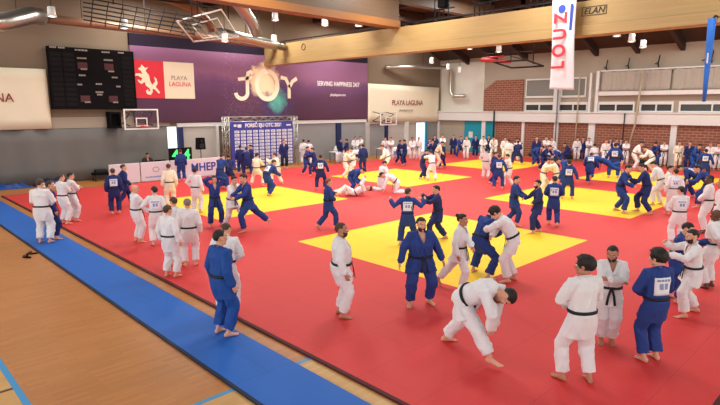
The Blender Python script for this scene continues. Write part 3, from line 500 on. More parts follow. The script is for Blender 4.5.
put('frame', rect([(12.0, 24.6, 7.6), (14.2, 24.4, 8.35), (16.0, 25.8, 7.35), (13.6, 26.2, 6.95)], .05), 'metal_white', t); put('inner_frame', rect([(12.9, 24.9, 7.55), (14.2, 24.8, 8.0), (15.2, 25.6, 7.35), (13.9, 25.8, 7.1)], .035), 'metal_white', t)
br_ = MB()
for k in range(7): br_.tube([(12.0 + .25 * k, 24.6 + .05 * k, 7.6 + .08 * k), (13.6 + .3 * k, 26.2 - .05 * k, 6.95 + .05 * k)], .018, 5)
br_.tube([(13.0, 24.5, 8), (13.0, 24.5, 9.4)], .03, 6).tube([(15.0, 25.1, 7.9), (15.0, 25.1, 9.4)], .03, 6); put('brace', br_, 'metal_dark', t)
b = MB()
for k in range(6): b.tube([(7.8 + .1 * k, 24.0 + .35 * k, 8.0 - .12 * k), (13.4, 24.2 + .35 * k, 7.75 - .13 * k)], .03, 5)
for k in range(9): b.tube([(8.2 + .6 * k, 24.1, 7.95), (8.6 + .6 * k, 25.8, 7.2)], .022, 5)
b.tube([(9, 24.1, 7.9), (9, 24.1, 9.5)], .03, 6).tube([(12.5, 24.1, 7.8), (12.5, 24.1, 9.5)], .03, 6); put('lattice', b, 'metal_dark', t)
t = thing('folded_goal', 'red and black folded basketball goal under the roof left of the white flag', 'basketball hoop', (32, 19, 7)); put('padding', MB().tube([(31.2, 20.9, 6.75), (32.2, 19.3, 6.6)], .12, 8).tube([(31.6, 21.0, 6.9), (31.9, 19.6, 6.95)], .06, 8), 'metal_red', t)
b = rect([(31.2, 19.9, 6.55), (31.2, 17.6, 6.55), (33.4, 17.6, 6.3), (33.4, 19.9, 6.3)], .06); b.tube([(31.6, 18.9, 6.5), (31.6, 18.9, 9.5)], .035, 6).tube([(32.6, 17.9, 6.4), (32.6, 17.9, 9.5)], .035, 6).tube([(31.2, 18.7, 6.85), (33.4, 18.7, 6.7)], .03, 6).tube([(31.2, 20.6, 7.1), (32.6, 17.9, 7.2)], .03, 6); put('frame', b, 'metal_dark', t)
for nm, y, lb in (('a', 16.2, 'black hanging light rig above the big beam near the beam junction'), ('b', 14.0, 'narrow black hanging light rig above the middle of the big beam'), ('c', 11.3, 'black hanging light rig above the big beam left of the white flag')):
    t = thing('light_rig', lb, 'light rig', (20.9, y, 7.5)); b = MB()
    for q in (-.35, -.1, .15, .4): b.tube([(20.9, y + q, 7.5), (20.9, y + q * 1.15, 9.5)], .03, 6)
    b.tube([(20.9, y - .7, 8.15), (20.9, y + .7, 8.15)], .035, 6); put('frame', b, 'metal_dark', t)
    put('floodlight', MB().box(20.7, 21.1, y - .28, y + .12, 8.2, 8.6, .04), 'black', t)
b = MB().tube([(20.25, -6, 7.62), (20.25, 28.8, 7.62)], .035, 6)
for q in range(0, 34, 3): b.tube([(20.25, -5 + q, 7.45), (20.25, -5 + q, 7.62)], .02, 5)
tag(obj('cable_rail', b, 'metal_dark'), 'thin dark cable rail running along the top of the big timber beam', 'rail')
# white flag and rolled blue flag hanging from the beam
f = MB().sheet(lambda u, v: (19.45 + .06 * math.sin(v * 5 + u * 2.2) + .03 * math.sin(u * 6), 10.02 - (.92 - .05 * v) * u - .2 * (1 - v) * .3, 4.36 - .05 * u + 3.75 * v), 12, 40, (.02, 0, 0)); f = tag(obj('hanging_flag', f, 'banner_white'), 'tall white flag with red vertical lettering hanging from the big beam', 'flag')
for ch, z in (('L', 5.2), ('O', 5.72), ('U', 6.3), ('Z', 6.86)):
    me = textmesh(ch, .66, bold=.02, depth=.01, xs=.85); o = obj('lettering', me, 'red_ink', f); o.rotation_euler = (0, -math.pi / 2, math.pi / 2 + math.pi); o.location = (19.36, 9.62, z); o.rotation_euler = Matrix(((0, 0, -1), (0, 1, 0), (1, 0, 0))).to_euler()
obj('emblem', MB().tube([(19.38, 9.62, 7.18), (19.37, 9.62, 7.18)], .14, 14, False).box(19.36, 19.38, 9.2, 9.3, 6.4, 7.3), 'blue_ink', f)
t = thing('rolled_flag', 'rolled blue flag hanging near the right edge of the beam', 'flag', (19.3, 4.85, 3.9)); put('roll', MB().tube([(19.3, 4.82, 3.86), (19.3, 4.83, 4.6), (19.3, 4.83, 5.6), (19.3, 4.84, 6.3)], [.05, .07, .10, .11], 14), 'flag_blue', t); put('hook', MB().tube([(19.3, 4.84, 6.25), (19.6, 4.84, 6.42), (19.95, 4.84, 6.42)], .03, 6), 'metal_dark', t); put('lettering', MB().box(19.18, 19.19, 4.80, 4.84, 5.0, 5.3), 'white_ink', t)
# poles and ropes by the brick wall
for nm, pts, r, mm, lb, ct in (('climbing_pole', [(37.5, 17.05, .05), (37.5, 17.0, 6.0)], .05, 'rope', 'pale climbing pole left of the wide white pillar', 'pole'), ('climbing_rope', [(37.4, 13.55, .4), (37.4, 13.1, 2.6), (37.4, 12.9, 6.0)], .06, 'rope', 'pale slanting climbing rope right of the wide white pillar', 'rope'),
        ('drain_pipe', [(37.55, 23.72, .05), (37.55, 23.72, 3.4)], .06, 'bag_dark', 'dark vertical pipe right of the teal doors', 'pipe'), ('drain_pipe', [(37.5, 18.52, .05), (37.5, 18.52, 6.0)], .06, 'bag_grey', 'grey vertical pipe running up through ledge and windows left of the climbing pole', 'pipe'), ('drain_pipe', [(37.55, 13.85, 1.0), (37.55, 13.85, 3.3)], .04, 'bag_dark', 'thin dark vertical pipe on the brick wall left of the slanting rope', 'pipe')):
    tag(obj(nm, MB().tube(pts, r, 8), mm), lb, ct)
for i, (y, z) in enumerate(((15.4, 6.45), (14.0, 6.5), (12.2, 6.55), (9.6, 6.6), (9.3, 6.65), (17.9, 6.35))):
    b = MB().tube([(37.96, y, z - .35), (37.7, y - .05, z - .1), (37.75, y - .1, z + .35)], .035, 6).tube([(37.7, y - .05, z - .1), (37.96, y + .2, z - .15)], .03, 6)
    tag(obj('wall_bracket', b, 'metal_dark'), ('black bracket on the plaster right of the white flag, left end of the first curtain', 'black bracket above the middle of the first net curtain', 'black bracket above the right part of the first net curtain', 'black bracket above the second net curtain, taller of the close pair', 'black bracket above the second net curtain, lower of the close pair', 'black bracket on the plaster just beside the white flag')[i], 'bracket', 'wall brackets')
# ------------------------------------------------------------------ people: body, gi, belt, hair
from mathutils.bvhtree import BVHTree

def v3(*a): return np.array(a, float)
def nrm(a):
    n = np.linalg.norm(a)
    return a / n if n > 1e-9 else a
def fr(yaw=0, pitch=0, roll=0):
    y, p, r = (math.radians(k) for k in (yaw, pitch, roll))
    cz, sz = math.cos(y), math.sin(y); cp, sp = math.cos(p), math.sin(p); cr, sr = math.cos(r), math.sin(r)
    Z = np.array([[cz, -sz, 0], [sz, cz, 0], [0, 0, 1]])
    X = np.array([[1, 0, 0], [0, cp, sp], [0, -sp, cp]])
    Y = np.array([[cr, 0, sr], [0, 1, 0], [-sr, 0, cr]])
    return Z @ X @ Y

class Loft:
    """collects closed lofted surfaces"""
    def __init__(self): self.v = []; self.f = []
    def rings(self, rings):
        n = len(rings[0]); b = len(self.v)
        for r in rings: self.v.extend([tuple(p) for p in r])
        for i in range(len(rings) - 1):
            for k in range(n):
                a = b + i * n + k; c = b + i * n + (k + 1) % n
                self.f.append((a, c, c + n, a + n))
        c0 = len(self.v); self.v.append(tuple(np.mean(rings[0], 0))); self.v.append(tuple(np.mean(rings[-1], 0)))
        e = b + (len(rings) - 1) * n
        for k in range(n):
            self.f.append((c0, b + (k + 1) % n, b + k)); self.f.append((c0 + 1, e + k, e + (k + 1) % n))
    def ell(self, c, X, Y, rx, ry, n=20, ex=2.0):
        out = []
        for k in range(n):
            t = 2 * math.pi * k / n; a, b = math.cos(t), math.sin(t)
            if ex != 2.0:
                a = math.copysign(abs(a) ** (2 / ex), a); b = math.copysign(abs(b) ** (2 / ex), b)
            out.append(c + X * (a * rx) + Y * (b * ry))
        return np.array(out)
    def tube(self, pts, rad, n=12, side=None, round_ends=True):
        pts = [np.array(p, float) for p in pts]
        rad = [(r, r) if not isinstance(r, tuple) else r for r in rad]
        t0 = nrm(pts[1] - pts[0])
        s = v3(1, 0, 0) if side is None else np.array(side, float)
        if abs(s @ t0) > .95: s = v3(0, 1, 0)
        rings = []; m = len(pts)
        for i in range(m):
            t = nrm((pts[i] - pts[i - 1] if i else 0) + (pts[i + 1] - pts[i] if i < m - 1 else 0))
            s = nrm(s - t * (s @ t)); w = np.cross(t, s)
            if round_ends and i == 0:
                q = min(rad[0]); rings.append(self.ell(pts[0] - t * q * .8, s, w, rad[0][0] * .5, rad[0][1] * .5, n))
            rings.append(self.ell(pts[i], s, w, rad[i][0], rad[i][1], n))
            if round_ends and i == m - 1:
                q = min(rad[i]); rings.append(self.ell(pts[i] + t * q * .8, s, w, rad[i][0] * .5, rad[i][1] * .5, n))
        self.rings(rings)
    def ball(self, c, r, R=np.eye(3), n=14, m=9):
        rx, ry, rz = r if isinstance(r, tuple) else (r, r, r)
        rings = []
        for j in range(m):
            t = math.pi * (j + .35) / (m - .3)
            z = -math.cos(t); q = math.sin(t)
            rings.append(self.ell(np.array(c) + R @ v3(0, 0, z * rz), R[:, 0], R[:, 1], q * rx, q * ry, n))
        self.rings(rings)
    def mesh(self, name='m'):
        me = bpy.data.meshes.new(name); me.from_pydata(self.v, [], self.f); me.validate(); me.update(); return me

def fused(loft, voxel, smooth=3, fac=.5, name='m'):
    me = loft.mesh(name); o = bpy.data.objects.new(name, me); C.objects.link(o)
    bm = bmesh.new(); bm.from_mesh(me); bmesh.ops.recalc_face_normals(bm, faces=bm.faces); bm.to_mesh(me); bm.free()
    r = o.modifiers.new('r', 'REMESH'); r.mode = 'VOXEL'; r.voxel_size = voxel
    if smooth:
        s = o.modifiers.new('s', 'SMOOTH'); s.factor = fac; s.iterations = smooth
    dg = bpy.context.evaluated_depsgraph_get()
    out = bpy.data.meshes.new_from_object(o.evaluated_get(dg), depsgraph=dg)
    bpy.data.objects.remove(o); bpy.data.meshes.remove(me)
    out.name = name
    return out

def arr(me):
    a = np.empty(len(me.vertices) * 3); me.vertices.foreach_get('co', a); return a.reshape(-1, 3)
def folds(me, amp, seed, stretch=(1, 1, .45), freq=17):
    """cloth folds: a sum of random plane waves pushes the surface in and out"""
    co = arr(me); n = np.empty(len(co) * 3); me.vertices.foreach_get('normal', n); n = n.reshape(-1, 3)
    rs = np.random.RandomState(seed); d = np.zeros(len(co))
    for k in range(7):
        w = rs.normal(size=3) * np.array(stretch); w = w / np.linalg.norm(w) * freq * (1 + k * .33)
        ph = rs.rand() * 6.28
        wob = .8 * np.sin(co @ (rs.normal(size=3) * 7) + rs.rand() * 6)
        d += (1 - np.abs(np.sin(co @ w + ph + wob)) * 2) / (1 + .5 * k)
    co = co + n * (np.clip(d, -1.2, 3) * amp * .45)[:, None]
    me.vertices.foreach_set('co', co.ravel()); me.update()

def relax(me, it=1, fac=.5):
    co = arr(me); ne = len(me.edges); e = np.empty(ne * 2, np.int32); me.edges.foreach_get('vertices', e); e = e.reshape(-1, 2)
    cnt = np.bincount(e.ravel(), minlength=len(co)).astype(float); cnt[cnt == 0] = 1
    for _ in range(it):
        acc = np.zeros_like(co)
        for k in range(3):
            acc[:, k] = np.bincount(e[:, 0], co[e[:, 1], k], len(co)) + np.bincount(e[:, 1], co[e[:, 0], k], len(co))
        co = co + (acc / cnt[:, None] - co) * fac
    me.vertices.foreach_set('co', co.ravel()); me.update()

def ik(a, t, l1, l2, pole):
    d = t - a; L = np.linalg.norm(d); m = (l1 + l2) * .998
    if L > m: t = a + d / L * m; d = t - a; L = m
    u = d / L; x = (l1 * l1 - l2 * l2 + L * L) / (2 * L); h = math.sqrt(max(l1 * l1 - x * x, 0))
    p = pole - u * (pole @ u); p = nrm(p)
    return a + u * x + p * h, t

# arm presets for the right side, wrist relative to the shoulder centre in the chest frame; (wrist, pole, frame)
ARM = dict(
    hang=((.27, .06, -.53), (.5, -1, -.2)), wide=((.38, .08, -.50), (.6, -1, -.2)), swing=((.26, .24, -.47), (.5, -1, -.2)), back=((.27, -.14, -.50), (.4, -1, 0)),
    foldA=((-.10, .225, -.235), (1, .35, -.9)), foldB=((-.07, .265, -.205), (1, .35, -.9)), akimbo=((.20, .09, -.40), (1, -.45, .05)),
    behind=((.05, -.19, -.40), (1, -.5, -.1)), belt=((.075, .21, -.37), (1, -.25, -.2)), clasp=((.045, .25, -.42), (1, -.2, -.3)),
    grip=((.15, .46, -.06), (.8, .1, -1)), griplow=((.13, .44, -.24), (.9, 0, -.8)), griphigh=((.12, .44, .10), (.9, 0, -.9)), reach=((.2, .49, .02), (.6, 0, -1)),
    reachdown=((.14, .40, -.32), (.7, -.3, -.4)), head=((.10, .02, .27), (1, .25, .3)), hug=((-.02, .40, -.12), (1, .2, -.2)), hugup=((.02, .40, .06), (1, .3, .1)),
    side=((.50, .12, .0), (.3, -.5, -1)), face=((.06, .26, .05), (1, .1, -1)), phone=((.10, .27, -.16), (.9, 0, -1)), chest=((.02, .2, -.16), (1, 0, -.6)))

def build_figure(key, pose, vb=.011, vc=.014, g=1.0, fem=False, seed=1, hair='short', beard=False, patch=False, open_v=1.0, gi=True):
    """returns {part: mesh}; the figure faces +Y, stands on z = 0, about 1.76 m tall"""
    P = v3(*pose.get('p', (0, 0, .93)))
    pit, rol, twi = pose.get('lean', (2, 0, 0)); py = pose.get('py', 0)
    cur = pose.get('curve', .35)
    Rp = fr(py, pit * cur + pose.get('pp', 0), rol * .5); Rm = fr(py + twi * .5, pit * .75, rol * .8); Rc = fr(py + twi, pit * 1.06, rol)
    Wp = P + Rp @ v3(0, 0, .13); Cp = Wp + Rm @ v3(0, 0, .21); N = Cp + Rc @ v3(0, 0, .215)
    S0 = N + Rc @ v3(0, 0, -.065)
    hy, hp = pose.get('head', (0, 0))[:2]; hr = pose.get('head', (0, 0, 0))[2] if len(pose.get('head', (0, 0))) > 2 else 0
    Rh = fr(py + hy, hp, hr)
    up2 = nrm(Rc[:, 2] + Rh[:, 2]); NT = N + up2 * .052
    HS = 1.1; HC = NT + Rh @ v3(0, .022, .095)
    sw = .178 * (.93 if fem else 1) * (1 + (g - 1) * .5); hw = .09 * (1 + (g - 1) * .6)
    B = Loft(); J = Loft(); T = Loft(); torso = Loft()
    # ---- torso rings (jacket), body is a shrunk copy
    st = [(N + Rc @ v3(0, -.012, .02), Rc, .066, .062), (N + Rc @ v3(0, -.01, -.015), Rc, .105, .078), (S0 + Rc @ v3(0, 0, .025), Rc, .158, .10),
          (S0 + Rc @ v3(0, .005, -.02), Rc, .19, .118), (S0 + Rc @ v3(0, .012, -.10), Rc, .20, .142), (Cp + Rc @ v3(0, .012, -.02), Rm, .192, .142),
          (Wp + Rm @ v3(0, .006, .05), Rm, .178, .135), (Wp + Rm @ v3(0, .004, -.03), Rm, .176, .136), (P + Rp @ v3(0, 0, .04), Rp, .19, .146)]
    for i, s in enumerate(st):
        gg = 1 + (g - 1) * (1.0 if i > 3 else .5)
        st[i] = (s[0] + (s[1] @ v3(0, max(0, g - 1) * .10, 0) if 4 < i < 8 else 0), s[1], s[2] * gg * (.94 if fem and i < 6 else 1), s[3] * gg)
    L1, L2 = .435, .43
    hips = {s: P + Rp @ v3(s * hw, 0, -.03) for s in (-1, 1)}
    kn, an, toe = {}, {}, {}
    for s, k in ((1, 'fr'), (-1, 'fl')):
        f = pose.get(k, (s * .13, 0, .085, -s * 14, 0)); a = v3(*f[:3]); yw = f[3] if len(f) > 3 else -s * 14; pt = f[4] if len(f) > 4 else 0
        pole = v3(*pose['kp' + k[1]]) if 'kp' + k[1] in pose else fr(py + yw) @ v3(0, 1, .0)
        kn[s], an[s] = ik(hips[s], a, L1, L2, pole); toe[s] = fr(yw, pt)
    # jacket skirt
    th = {s: nrm(kn[s] - hips[s]) for s in (-1, 1)}
    skl = .245
    tp = {s: hips[s] + th[s] * skl for s in (-1, 1)}
    hc = (tp[1] + tp[-1]) / 2; dx = abs((tp[1] - tp[-1]) @ Rp[:, 0]) / 2; dy = abs((tp[1] - tp[-1]) @ Rp[:, 1]) / 2
    dwn = nrm(P - Rp[:, 2] * .02 - hc); xx = nrm(Rp[:, 0] - dwn * (Rp[:, 0] @ dwn)); Rk = np.column_stack([xx, np.cross(dwn, xx), dwn])
    st.append((P * .62 + hc * .38, Rp, (.19 + dx * .25) * g, (.15 + dy * .3) * g))
    st.append((hc, Rk, (dx + .125) * (1 + (g - 1) * .5), (dy * .95 + .142) * (1 + (g - 1) * .6)))
    rings = [J.ell(c, R[:, 0], R[:, 1], rx, ry, 24, 2.25) for c, R, rx, ry in st]
    J.rings(rings); torso.rings(rings)
    bw = .79
    B.rings([B.ell(c, R[:, 0], R[:, 1], rx * bw, ry * bw, 20, 2.2) for c, R, rx, ry in st[1:9]] + [B.ell(P + Rp @ v3(0, 0, -.09), Rp[:, 0], Rp[:, 1], .11 * g, .09 * g)])
    # ---- arms
    wr, el = {}, {}
    for s, k in ((1, 'ar'), (-1, 'al')):
        q = pose.get(k, 'hang'); wld = False
        if isinstance(q, str): w0, pl = ARM[q]
        else: w0, pl = q[0], q[1]; wld = len(q) > 2 and q[2] == 'w'
        mir = v3(s, 1, 1)
        sh = S0 + Rc @ v3(s * sw, 0, .0)
        if wld: tgt = v3(*w0); pole = v3(*pl)
        else: tgt = S0 + Rc @ (v3(*w0) * mir * v3(1 + (g - 1) * .45, 1 + (g - 1) * .5, 1)); pole = Rc @ (v3(*pl) * mir)
        e, w = ik(sh, tgt, .30, .265, pole); wr[s], el[s] = w, e
        inn = S0 + Rc @ v3(s * .08, 0, .0)
        fa = nrm(w - e)
        B.tube([inn, sh, sh * .5 + e * .5, e, e * .6 + w * .4, w], [.045, .050, .046, .040, .043, (.031, .026)], 12)
        ce = e + (w - e) * .86
        J.tube([inn, sh, sh * .5 + e * .5, e, e * .5 + ce * .5, ce], [.085 * g ** .5, .087 * g ** .5, .083 * g ** .5, .079 * g ** .5, .075, .078], 14)
        # hand
        hd = fa
        pn = nrm((S0 + Rc @ v3(0, .12, -.35)) - w); pn = nrm(pn - hd * (pn @ hd))
        if isinstance(q, tuple) and len(q) > 3: pn = nrm(v3(*q[3]) - hd * (v3(*q[3]) @ hd))
        wd = np.cross(hd, pn) * s
        curl = pose.get('curl', 22 if (isinstance(q, str) and q in ('hang', 'wide', 'swing', 'back')) else 38)
        B.tube([w - hd * .01, w + hd * .03, w + hd * .07, w + hd * .088], [(.027, .02), (.036, .019), (.040, .017), (.038, .014)], 12, side=wd)
        for i, (off, ln) in enumerate(((.029, .068), (.010, .078), (-.010, .073), (-.028, .058))):
            b = w + hd * .085 + wd * off; pts = [b - hd * .02, b]; d = hd
            for j in range(3):
                a = math.radians(curl * (.7 if j == 0 else 1.0)); d = d * math.cos(a) + nrm(pn - d * (pn @ d)) * math.sin(a); pts.append(pts[-1] + d * ln * (.42, .32, .26)[j])
            B.tube(pts, [.0095, .0095, .009, .0085, .0075], 8)
        b = w + hd * .028 + wd * .026; d1 = nrm(hd * .75 + wd * .75 + pn * .35); d2 = nrm(hd + wd * .2 + pn * .35)
        B.tube([b - wd * .01, b + d1 * .034, b + d1 * .034 + d2 * .028, b + d1 * .034 + d2 * .052], [.014, .0125, .011, .009], 8)
    # ---- legs
    T.rings([T.ell(P + Rp @ v3(0, 0, .10), Rp[:, 0], Rp[:, 1], .14 * g, .11 * g), T.ell(P + Rp @ v3(0, 0, .02), Rp[:, 0], Rp[:, 1], .165 * g, .125 * g),
             T.ell(P + Rp @ v3(0, 0, -.06), Rp[:, 0], Rp[:, 1], .168 * g, .13 * g), T.ell(P + Rp @ v3(0, 0, -.12), Rp[:, 0], Rp[:, 1], .12 * g, .10 * g)])
    for s in (1, -1):
        h, k, a = hips[s], kn[s], an[s]; gl = 1 + (g - 1) * .55
        B.tube([h, h * .5 + k * .5, k, k * .7 + a * .3, k * .25 + a * .75, a], [.066 * gl, .060 * gl, .046, .048, .036, .034], 12)
        sh = nrm(a - k); ce = a - sh * pose.get('hem', .05)
        T.tube([h, h * .55 + k * .45, k, k * .45 + ce * .55, ce], [.107 * gl, .112 * gl, .104 * gl, .100 * gl ** .5, (.098 * gl ** .4, .092)], 14, round_ends=False)
        F = toe[s]
        B.rings([B.ell(a + F @ v3(0, y, z), F[:, 0], F[:, 2], rx, rz, 12) for y, z, rx, rz in
                 ((-.068, -.045, .016, .016), (-.055, -.045, .032, .034), (-.01, -.03, .036, .05), (.05, -.045, .038, .036), (.105, -.06, .046, .023), (.14, -.066, .045, .016), (.155, -.07, .03, .010))])
        for i in range(5):
            x = s * (-.034 + .0172 * i); ln = (.185, .18, .172, .163, .152)[i]; r = .0135 if i == 0 else .0095
            B.tube([a + F @ v3(x, .12, -.068), a + F @ v3(x, ln, -.073)], [r, r * .95], 8)
    # ---- neck and head
    B.tube([N + Rc @ v3(0, -.005, -.07), N + Rc @ v3(0, .004, 0), NT + Rh @ v3(0, 0, .02), HC + Rh @ v3(0, -.02, -.03)], [.058, .056, .055, .052], 14)
    def hb(c, r): B.ball(HC + Rh @ (v3(*c) * HS), tuple(q * HS for q in r), Rh)
    hb((0, -.012, .03), (.076, .098, .086)); hb((0, .025, -.045), (.058, .066, .074)); hb((0, .068, -.098), (.026, .022, .022))
    for s in (1, -1):
        hb((s * .043, .012, -.068), (.025, .035, .03)); hb((s * .038, .066, -.022), (.026, .022, .024)); hb((s * .077, -.008, -.012), (.011, .021, .033))
    def ht(pts, rad): B.tube([HC + Rh @ (v3(*p) * HS) for p in pts], [q * HS for q in rad], 8)
    ht([(0, .085, .012), (0, .097, -.012), (0, .110, -.032)], [.008, .010, .0135]); ht([(-.013, .094, -.036), (.013, .094, -.036)], [.009, .009])
    ht([(-.045, .078, .022), (-.02, .090, .024), (0, .086, .02), (.02, .090, .024), (.045, .078, .022)], [.010, .011, .010, .011, .010])
    ht([(-.024, .084, -.064), (0, .094, -.062), (.024, .084, -.064)], [.006, .009, .006])
    if fem and gi: pass
    out = {}
    body = fused(B, vb, 2, .5, 'person_body')
    # eyes, brows and lips are material zones of the body
    co = arr(body); loc = (co - HC) @ Rh / HS
    ne = np.array([len(body.polygons)])
    cen = np.empty(ne[0] * 3); body.polygons.foreach_get('center', cen); lc = (cen.reshape(-1, 3) - HC) @ Rh / HS
    mi = np.zeros(ne[0], np.int32)
    lips = (np.abs(lc[:, 0]) < .026) & (np.abs(lc[:, 2] + .063) < .010) & (lc[:, 1] > .07); mi[lips] = 3
    brow = (np.abs(np.abs(lc[:, 0]) - .033) < .017) & (np.abs(lc[:, 2] - .0265) < .0048) & (lc[:, 1] > .055); mi[brow] = 2
    body.polygons.foreach_set('material_index', mi)
    bm = bmesh.new(); bm.from_mesh(body)
    for s in (1, -1):
        for off, r, m in ((v3(s * .032, .078, .004), .0135, 1), (v3(s * .032, .0875, .004), .0068, 2)):
            res = bmesh.ops.create_icosphere(bm, subdivisions=2, radius=r * HS, matrix=Matrix.Translation(Vector(HC + Rh @ (off * HS))))
            for f in {f for v in res['verts'] for f in v.link_faces}: f.material_index = m
    for f in bm.faces: f.smooth = True
    bm.to_mesh(body); bm.free(); out['body'] = body
    # ---- hair / beard shells
    rs = np.random.RandomState(seed + 77)
    def shell(name, cen, rad, inside, jit):
        me_v, me_f = [], []; nu, nv = 40, 26
        for j in range(nv + 1):
            e = -math.pi / 2 + math.pi * j / nv
            for i in range(nu):
                a = 2 * math.pi * i / nu
                d = v3(math.sin(a) * math.cos(e), math.cos(a) * math.cos(e), math.sin(e))
                k = inside(math.degrees(abs(a if a <= math.pi else 2 * math.pi - a)), math.degrees(e), d)
                q = (1 + jit * rs.normal()) if k else .80
                me_v.append(tuple(HC + Rh @ ((v3(*cen) + d * v3(*rad) * q) * HS)))
        for j in range(nv):
            for i in range(nu):
                a = j * nu + i; b = j * nu + (i + 1) % nu
                me_f.append((a, b, b + nu, a + nu))
        return me_v, me_f
    if hair != 'bald':
        th_ = dict(short=.012, buzz=.004, curly=.026, bun=.012, pony=.012, long=.016, cropped=.007, bushy=.034)[hair]
        front = dict(buzz=40, cropped=36).get(hair, 28)
        def ins(az, elv, d):
            if az < 62: lim = front
            elif az < 85: lim = front + (az - 62) / 23 * (-12 - front)
            elif az < 112: lim = 2
            else: lim = 2 + (az - 112) / 30 * -42
            return elv > max(lim, -42)
        vv, ff = shell('hair', (0, -.014, .03), (.077 + th_, .099 + th_, .088 + th_), ins, .035 if hair in ('curly', 'bushy') else .012)
        H = Loft(); H.v = vv; H.f = ff
        if hair == 'bun': H.ball(HC + Rh @ v3(0, -.125, .09), (.048, .045, .045), Rh)
        if hair == 'pony':
            H.tube([HC + Rh @ v3(0, -.10, .06), HC + Rh @ v3(0, -.15, .03), HC + Rh @ v3(0, -.15, -.08), HC + Rh @ v3(0, -.13, -.17)], [.02, .03, .03, .012], 10)
        if hair == 'long':
            H.tube([HC + Rh @ v3(0, -.06, .03), HC + Rh @ v3(0, -.085, -.05), HC + Rh @ v3(0, -.085, -.15), HC + Rh @ v3(0, -.075, -.2)], [(.08, .05), (.085, .045), (.075, .03), (.05, .02)], 12, side=Rh[:, 0])
        m = H.mesh('hair'); m.shade_smooth(); out['hair'] = m
    if beard:
        def inb(az, elv, d): return az < 100 and elv < (-8 + az * .22) and not (az < 22 and -34 < elv < -16)
        vv, ff = shell('beard', (0, .028, -.052), (.068, .076, .080), inb, .03)
        H = Loft(); H.v = vv; H.f = ff; m = H.mesh('beard'); m.shade_smooth(); out['beard'] = m
    if not gi:
        out['_torso'] = (torso, S0, Rc)
    # ---- jacket
    jk = fused(J, vc, 2, .5, 'jacket'); folds(jk, .017, seed); relax(jk, 1)
    tm = torso.mesh(); bvh = BVHTree.FromPolygons([Vector(p) for p in torso.v], torso.f); bpy.data.meshes.remove(tm)
    def hit(x, z, back=False):
        o = S0 + Rc @ v3(x, -.6 if back else .6, z); d = Rc @ v3(0, 1 if back else -1, 0)
        h = bvh.ray_cast(Vector(o), Vector(d)); return np.array(h[0]) if h[0] is not None else None
    vd = .20 * open_v; vwid = .062 * (1 + (g - 1) * .5)
    nh = hit(0, -.08)
    bm = bmesh.new(); bm.from_mesh(jk)
    kill = []
    for f in bm.faces:
        c = (np.array(f.calc_center_median()) - S0) @ Rc
        if c[1] > -.01 and -vd < c[2] < .16 and abs(c[0]) < vwid * (c[2] + vd) / vd and c[1] < .155 * g:
            kill.append(f)
    bmesh.ops.delete(bm, geom=kill, context='FACES')
    # lapel band
    lp = Loft()
    zt = .055
    def lap(s, z):
        x = s * (vwid * (z + vd) / vd + .006)
        h = hit(x, z); return h if h is not None else S0 + Rc @ v3(x, .05, z)
    for s in (1, -1):
        zs = [.045, .02, -.03, -.09, -vd, -vd - .09, -.385]
        pts = [S0 + Rc @ v3(0, -.072, .10), S0 + Rc @ v3(s * .05, -.05, .095), S0 + Rc @ v3(s * .068, .0, .075)]
        for z in zs:
            if z > -vd: pts.append(lap(s, z))
            else:
                t = (-vd - z) / .2; h = hit(-s * (.02 + .06 * t) if s > 0 else .02 + .06 * t, z)
                if h is not None: pts.append(h)
        lp.tube(pts, [(.022, .011)] * len(pts), 8, side=Rc[:, 0])
    m2 = lp.mesh(); bm.from_mesh(m2); bpy.data.meshes.remove(m2)
    for f in bm.faces: f.smooth = True
    bm.to_mesh(jk); bm.free(); out['jacket'] = jk
    tr = fused(T, vc, 2, .5, 'trousers'); folds(tr, .018, seed + 5); relax(tr, 1); tr.shade_smooth(); out['trousers'] = tr
    # ---- belt
    bl = Loft(); c, R, rx, ry = st[7]; c = c + R @ v3(0, 0, -.005)
    hw_ = .021
    out_r, in_r = [], []
    def br(z, e): return bl.ell(c + R @ v3(0, 0, z), R[:, 0], R[:, 1], rx + e, ry + e, 28, 2.25)
    n = 28; b0 = len(bl.v); rr = [br(-hw_, .0), br(-hw_, .016), br(0, .019), br(hw_, .016), br(hw_, .0)]
    for r in rr: bl.v.extend([tuple(p) for p in r])
    for i in range(5):
        for k in range(n):
            a = b0 + i * n + k; b_ = b0 + i * n + (k + 1) % n; cc = b0 + ((i + 1) % 5) * n
            bl.f.append((a, b_, cc + (k + 1) % n, cc + k))
    K = c + R @ v3(0, ry + .02, 0)
    bl.ball(K, (.032, .02, .027), R, 10, 7)
    for s in (1, -1):
        dn = v3(0, 0, -1) if pit < 50 else nrm(v3(0, 0, -1) + R[:, 1] * .1)
        hemf = R[:, 1] * .05
        p0 = K + R @ v3(s * .01, .005, -.01); p1 = p0 + dn * .12 + R @ v3(s * .035, 0, 0) + hemf * .6; p2 = p0 + dn * .27 + R @ v3(s * .055, 0, 0) + hemf * 1.0
        bl.tube([p0, p1, p2], [(.02, .006)] * 3, 8, side=R[:, 0], round_ends=False)
    m = bl.mesh('belt'); m.shade_smooth(); out['belt'] = m
